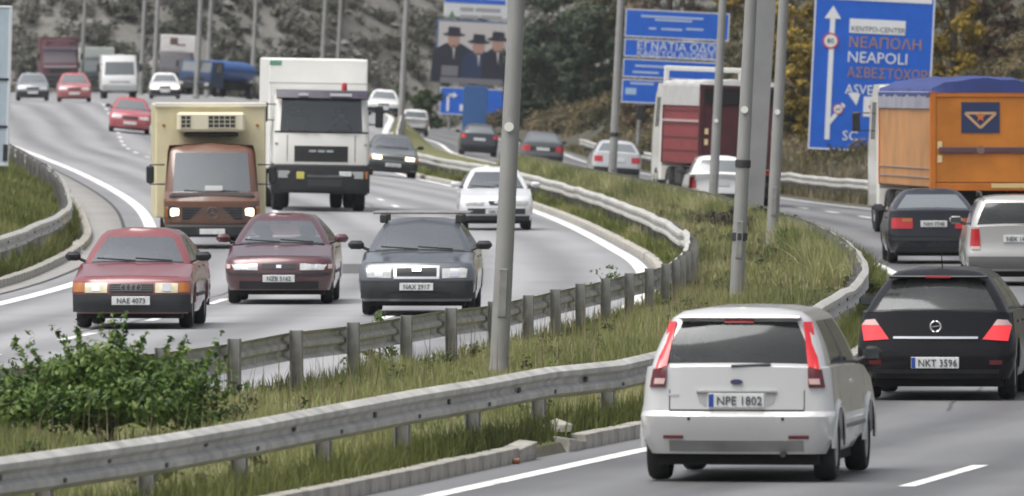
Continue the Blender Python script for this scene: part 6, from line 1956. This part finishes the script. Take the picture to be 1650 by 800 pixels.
M_BG = tinted("bush_green", [(.015, .03, .01), (.04, .07, .02), (.07, .1, .03)])
tree("small green bush at the roadside behind the white box truck", 470, 660, 4.0, 2.2, .0, M_BG, 3200, .16)
tree("green bush at the roadside between old hatchback and billboard", 690, 650, 2.4, 2.6, .0, M_BG, 2600, .15)
tree("wide green bush between the white truck and the old hatchback", 620, 670, 4.0, 2.4, .0, M_BG, 3200, .16)
tree("yellow-green shrub left of the container truck", 236, 680, 2.6, 3.4, .0, tinted("shrub_lime", [(.05, .06, .015), (.11, .12, .025), (.17, .16, .05)]), 3200, .16)
tree("dark green bush above the dark red lorry's roof", 150, 690, 4.5, 5.0, .0, M_TD, 5000, .18)
tree("olive scrub tree at the far left behind the grey car", 60, 690, 5.0, 5.5, .0, M_TO, 5000, .18)
tree("dark green bush right of the white container", 385, 690, 4.5, 4.2, .0, M_TD, 4500, .18)

# scrub that covers the hillside
n = 3200; hx = rng.uniform(-62, 22, n); hy = np.array([690+25*math.sin(x*.05)-max(0, x)*3 for x in hx])
hy = (hy-6+34*rng.random(n)**1.1)*K
hz = gz(hx, hy)
sz = rng.uniform(.25, .85, n)*(1+.9*(rng.random(n) > .9))
C = np.stack([hx, hy, hz+sz*.35], 1); Rv = np.stack([sz*1.1, sz*1.1, sz*.8], 1)
v, f, k = leaf_cloud(C, Rv, 210000, .19, flat=.9, shell=.35)
kt = np.clip(.5+.5*patchy(hx, hy, .08)+rng.normal(0, .22, n), 0, 1)
me = fast_mesh("scrub", v, f, np.repeat(np.clip(kt[k]+rng.normal(0, .1, len(f)), 0, 1), 4))
o = link("scrub", me, tinted("hill_scrub", [(.07, .077, .06), (.102, .109, .083), (.14, .142, .113), (.185, .18, .152), (.235, .226, .2)]))  # scrub tints lightened to carry some of the distance haze
tag(o, "grey-green scrub covering the rocky hillside behind the road", kind='stuff')
# dry scrub on the bank beyond the outbound side
n = 2600; hy = (395+290*rng.random(n))*K; hx = np.interp(hy, yy_, aRO)+2.0+24*rng.random(n)**1.1
low = (hy < 500*K); hz = gz(hx, hy); sz = np.where(low, rng.uniform(.2, .7, n), rng.uniform(.4, 1.2, n))
C = np.stack([hx, hy, hz+sz*.3], 1); Rv = np.stack([sz*1.1, sz*1.1, sz*.8], 1)
v, f, k = leaf_cloud(C, Rv, 210000, .13, flat=.9, shell=.35)
kt = np.clip(.5+.4*patchy(hx, hy, .15)+rng.normal(0, .22, n), 0, 1)
me = fast_mesh("scrub", v, f, np.repeat(np.clip(kt[k]+rng.normal(0, .1, len(f)), 0, 1), 4))
o = link("scrub", me, tinted("bank_scrub", [(.02, .024, .012), (.05, .05, .026), (.10, .085, .045), (.17, .13, .06), (.21, .17, .11)]))
tag(o, "brown and olive scrub growing over the bank on the right", kind='stuff')
n = 4200; hy = (330+168*rng.random(n))*K; hx = np.interp(hy, yy_, aRO)+3.5+24*rng.random(n)
hz = gz(hx, hy); sz = rng.uniform(.2, .6, n)
C = np.stack([hx, hy, hz+sz*.3], 1); Rv = np.stack([sz*1.1, sz*1.1, sz*.8], 1)
v, f, k = leaf_cloud(C, Rv, 200000, .10, flat=.9, shell=.35)
kt = np.clip(.5+.4*patchy(hx, hy, .25)+rng.normal(0, .22, n), 0, 1)
me = fast_mesh("scrub", v, f, np.repeat(np.clip(kt[k]+rng.normal(0, .1, len(f)), 0, 1), 4))
o = link("scrub", me, tinted("bank_scrub", [(.02, .024, .012)])); tag(o, "low dry scrub on the bank behind the tall blue sign", kind='stuff')
# loose rocks on the hillside
b = MB()
for _ in range(420):
    x = random.uniform(-62, 22); y = (690+25*math.sin(x*.05)-max(0, x)*3-3+30*random.random())*K; z = ground_z(x, y); r = random.uniform(.25, .9)
    p = [(x+r*random.uniform(.6, 1)*a, y+r*random.uniform(.6, 1)*c_, z+r*.7*random.uniform(.5, 1)*e) for a, c_, e in ((1, 0, 0), (-1, 0, 0), (0, 1, 0), (0, -1, 0), (0, 0, 1), (0, 0, -.6))]
    b.add(p, [(0, 2, 4), (2, 1, 4), (1, 3, 4), (3, 0, 4), (2, 0, 5), (1, 2, 5), (3, 1, 5), (0, 3, 5)])
o = b.build("hillside_rubble", mat("grey_rock", (.19, .18, .168), .9, var=.3, scale=1.5)); tag(o, "grey rocks strewn over the hillside", kind='stuff')

# ------------------------------------------------------------------ litter by the broken kerb
X, Y = px(772, 86.5), 86.5*K
X = RK(Y)+.06
root = empty("broken_lamp", (X, Y, z_right(X, Y)+.002)); tag(root, "broken black and orange plastic lamp lying at the kerb gap", "litter")
b = MB(); b.box(-.11, .02, -.07, .07, 0, .13, .03); b.build("housing", M_TRIM, root)
b = MB(); b.box(.022, .10, -.05, .05, 0, .05, .012); b.build("orange_lens", mat("lens_orange_faded", (.25, .10, .04), .4), root)
X, Y = px(757, 90), 90*K
b = MB()
pts = [(.15*math.cos(a)*random.uniform(.8, 1.1), .13*math.sin(a)*random.uniform(.8, 1.1), z) for z in (0, .07) for a in [k*math.pi/4 for k in range(8)]]+[(0, 0, .13)]
b.add(pts, [(k, (k+1) % 8, 8+(k+1) % 8, 8+k) for k in range(8)]+[(8+k, 8+(k+1) % 8, 16) for k in range(8)]+[tuple(range(7, -1, -1))])
X = RR(Y)+.22
o = b.build("concrete_lump", mat("pale_concrete", (.45, .43, .38), .9, var=.2)); o.location = (X, Y, ground_z(X, Y)+.06)
tag(o, "pale lump of concrete lying in the weeds by the kerb", "rubble")

# ------------------------------------------------------------------ air between the camera and the hills
b = MB(); b.box(-170, 170, -60, 1500, -6, 330)
hz_ = b.build("haze", None)
tag(hz_, "thin grey autumn haze over the road", kind='stuff')
m = bpy.data.materials.new("haze_air"); m.use_nodes = True
n = m.node_tree.nodes; n.remove(n["Principled BSDF"])
pv = n.new("ShaderNodeVolumePrincipled")
pv.inputs["Color"].default_value = (.86, .89, .93, 1)
pv.inputs["Density"].default_value = 0.00007
pv.inputs["Anisotropy"].default_value = 0.2
m.node_tree.links.new(pv.outputs[0], n["Material Output"].inputs["Volume"])
hz_.data.materials.append(m)
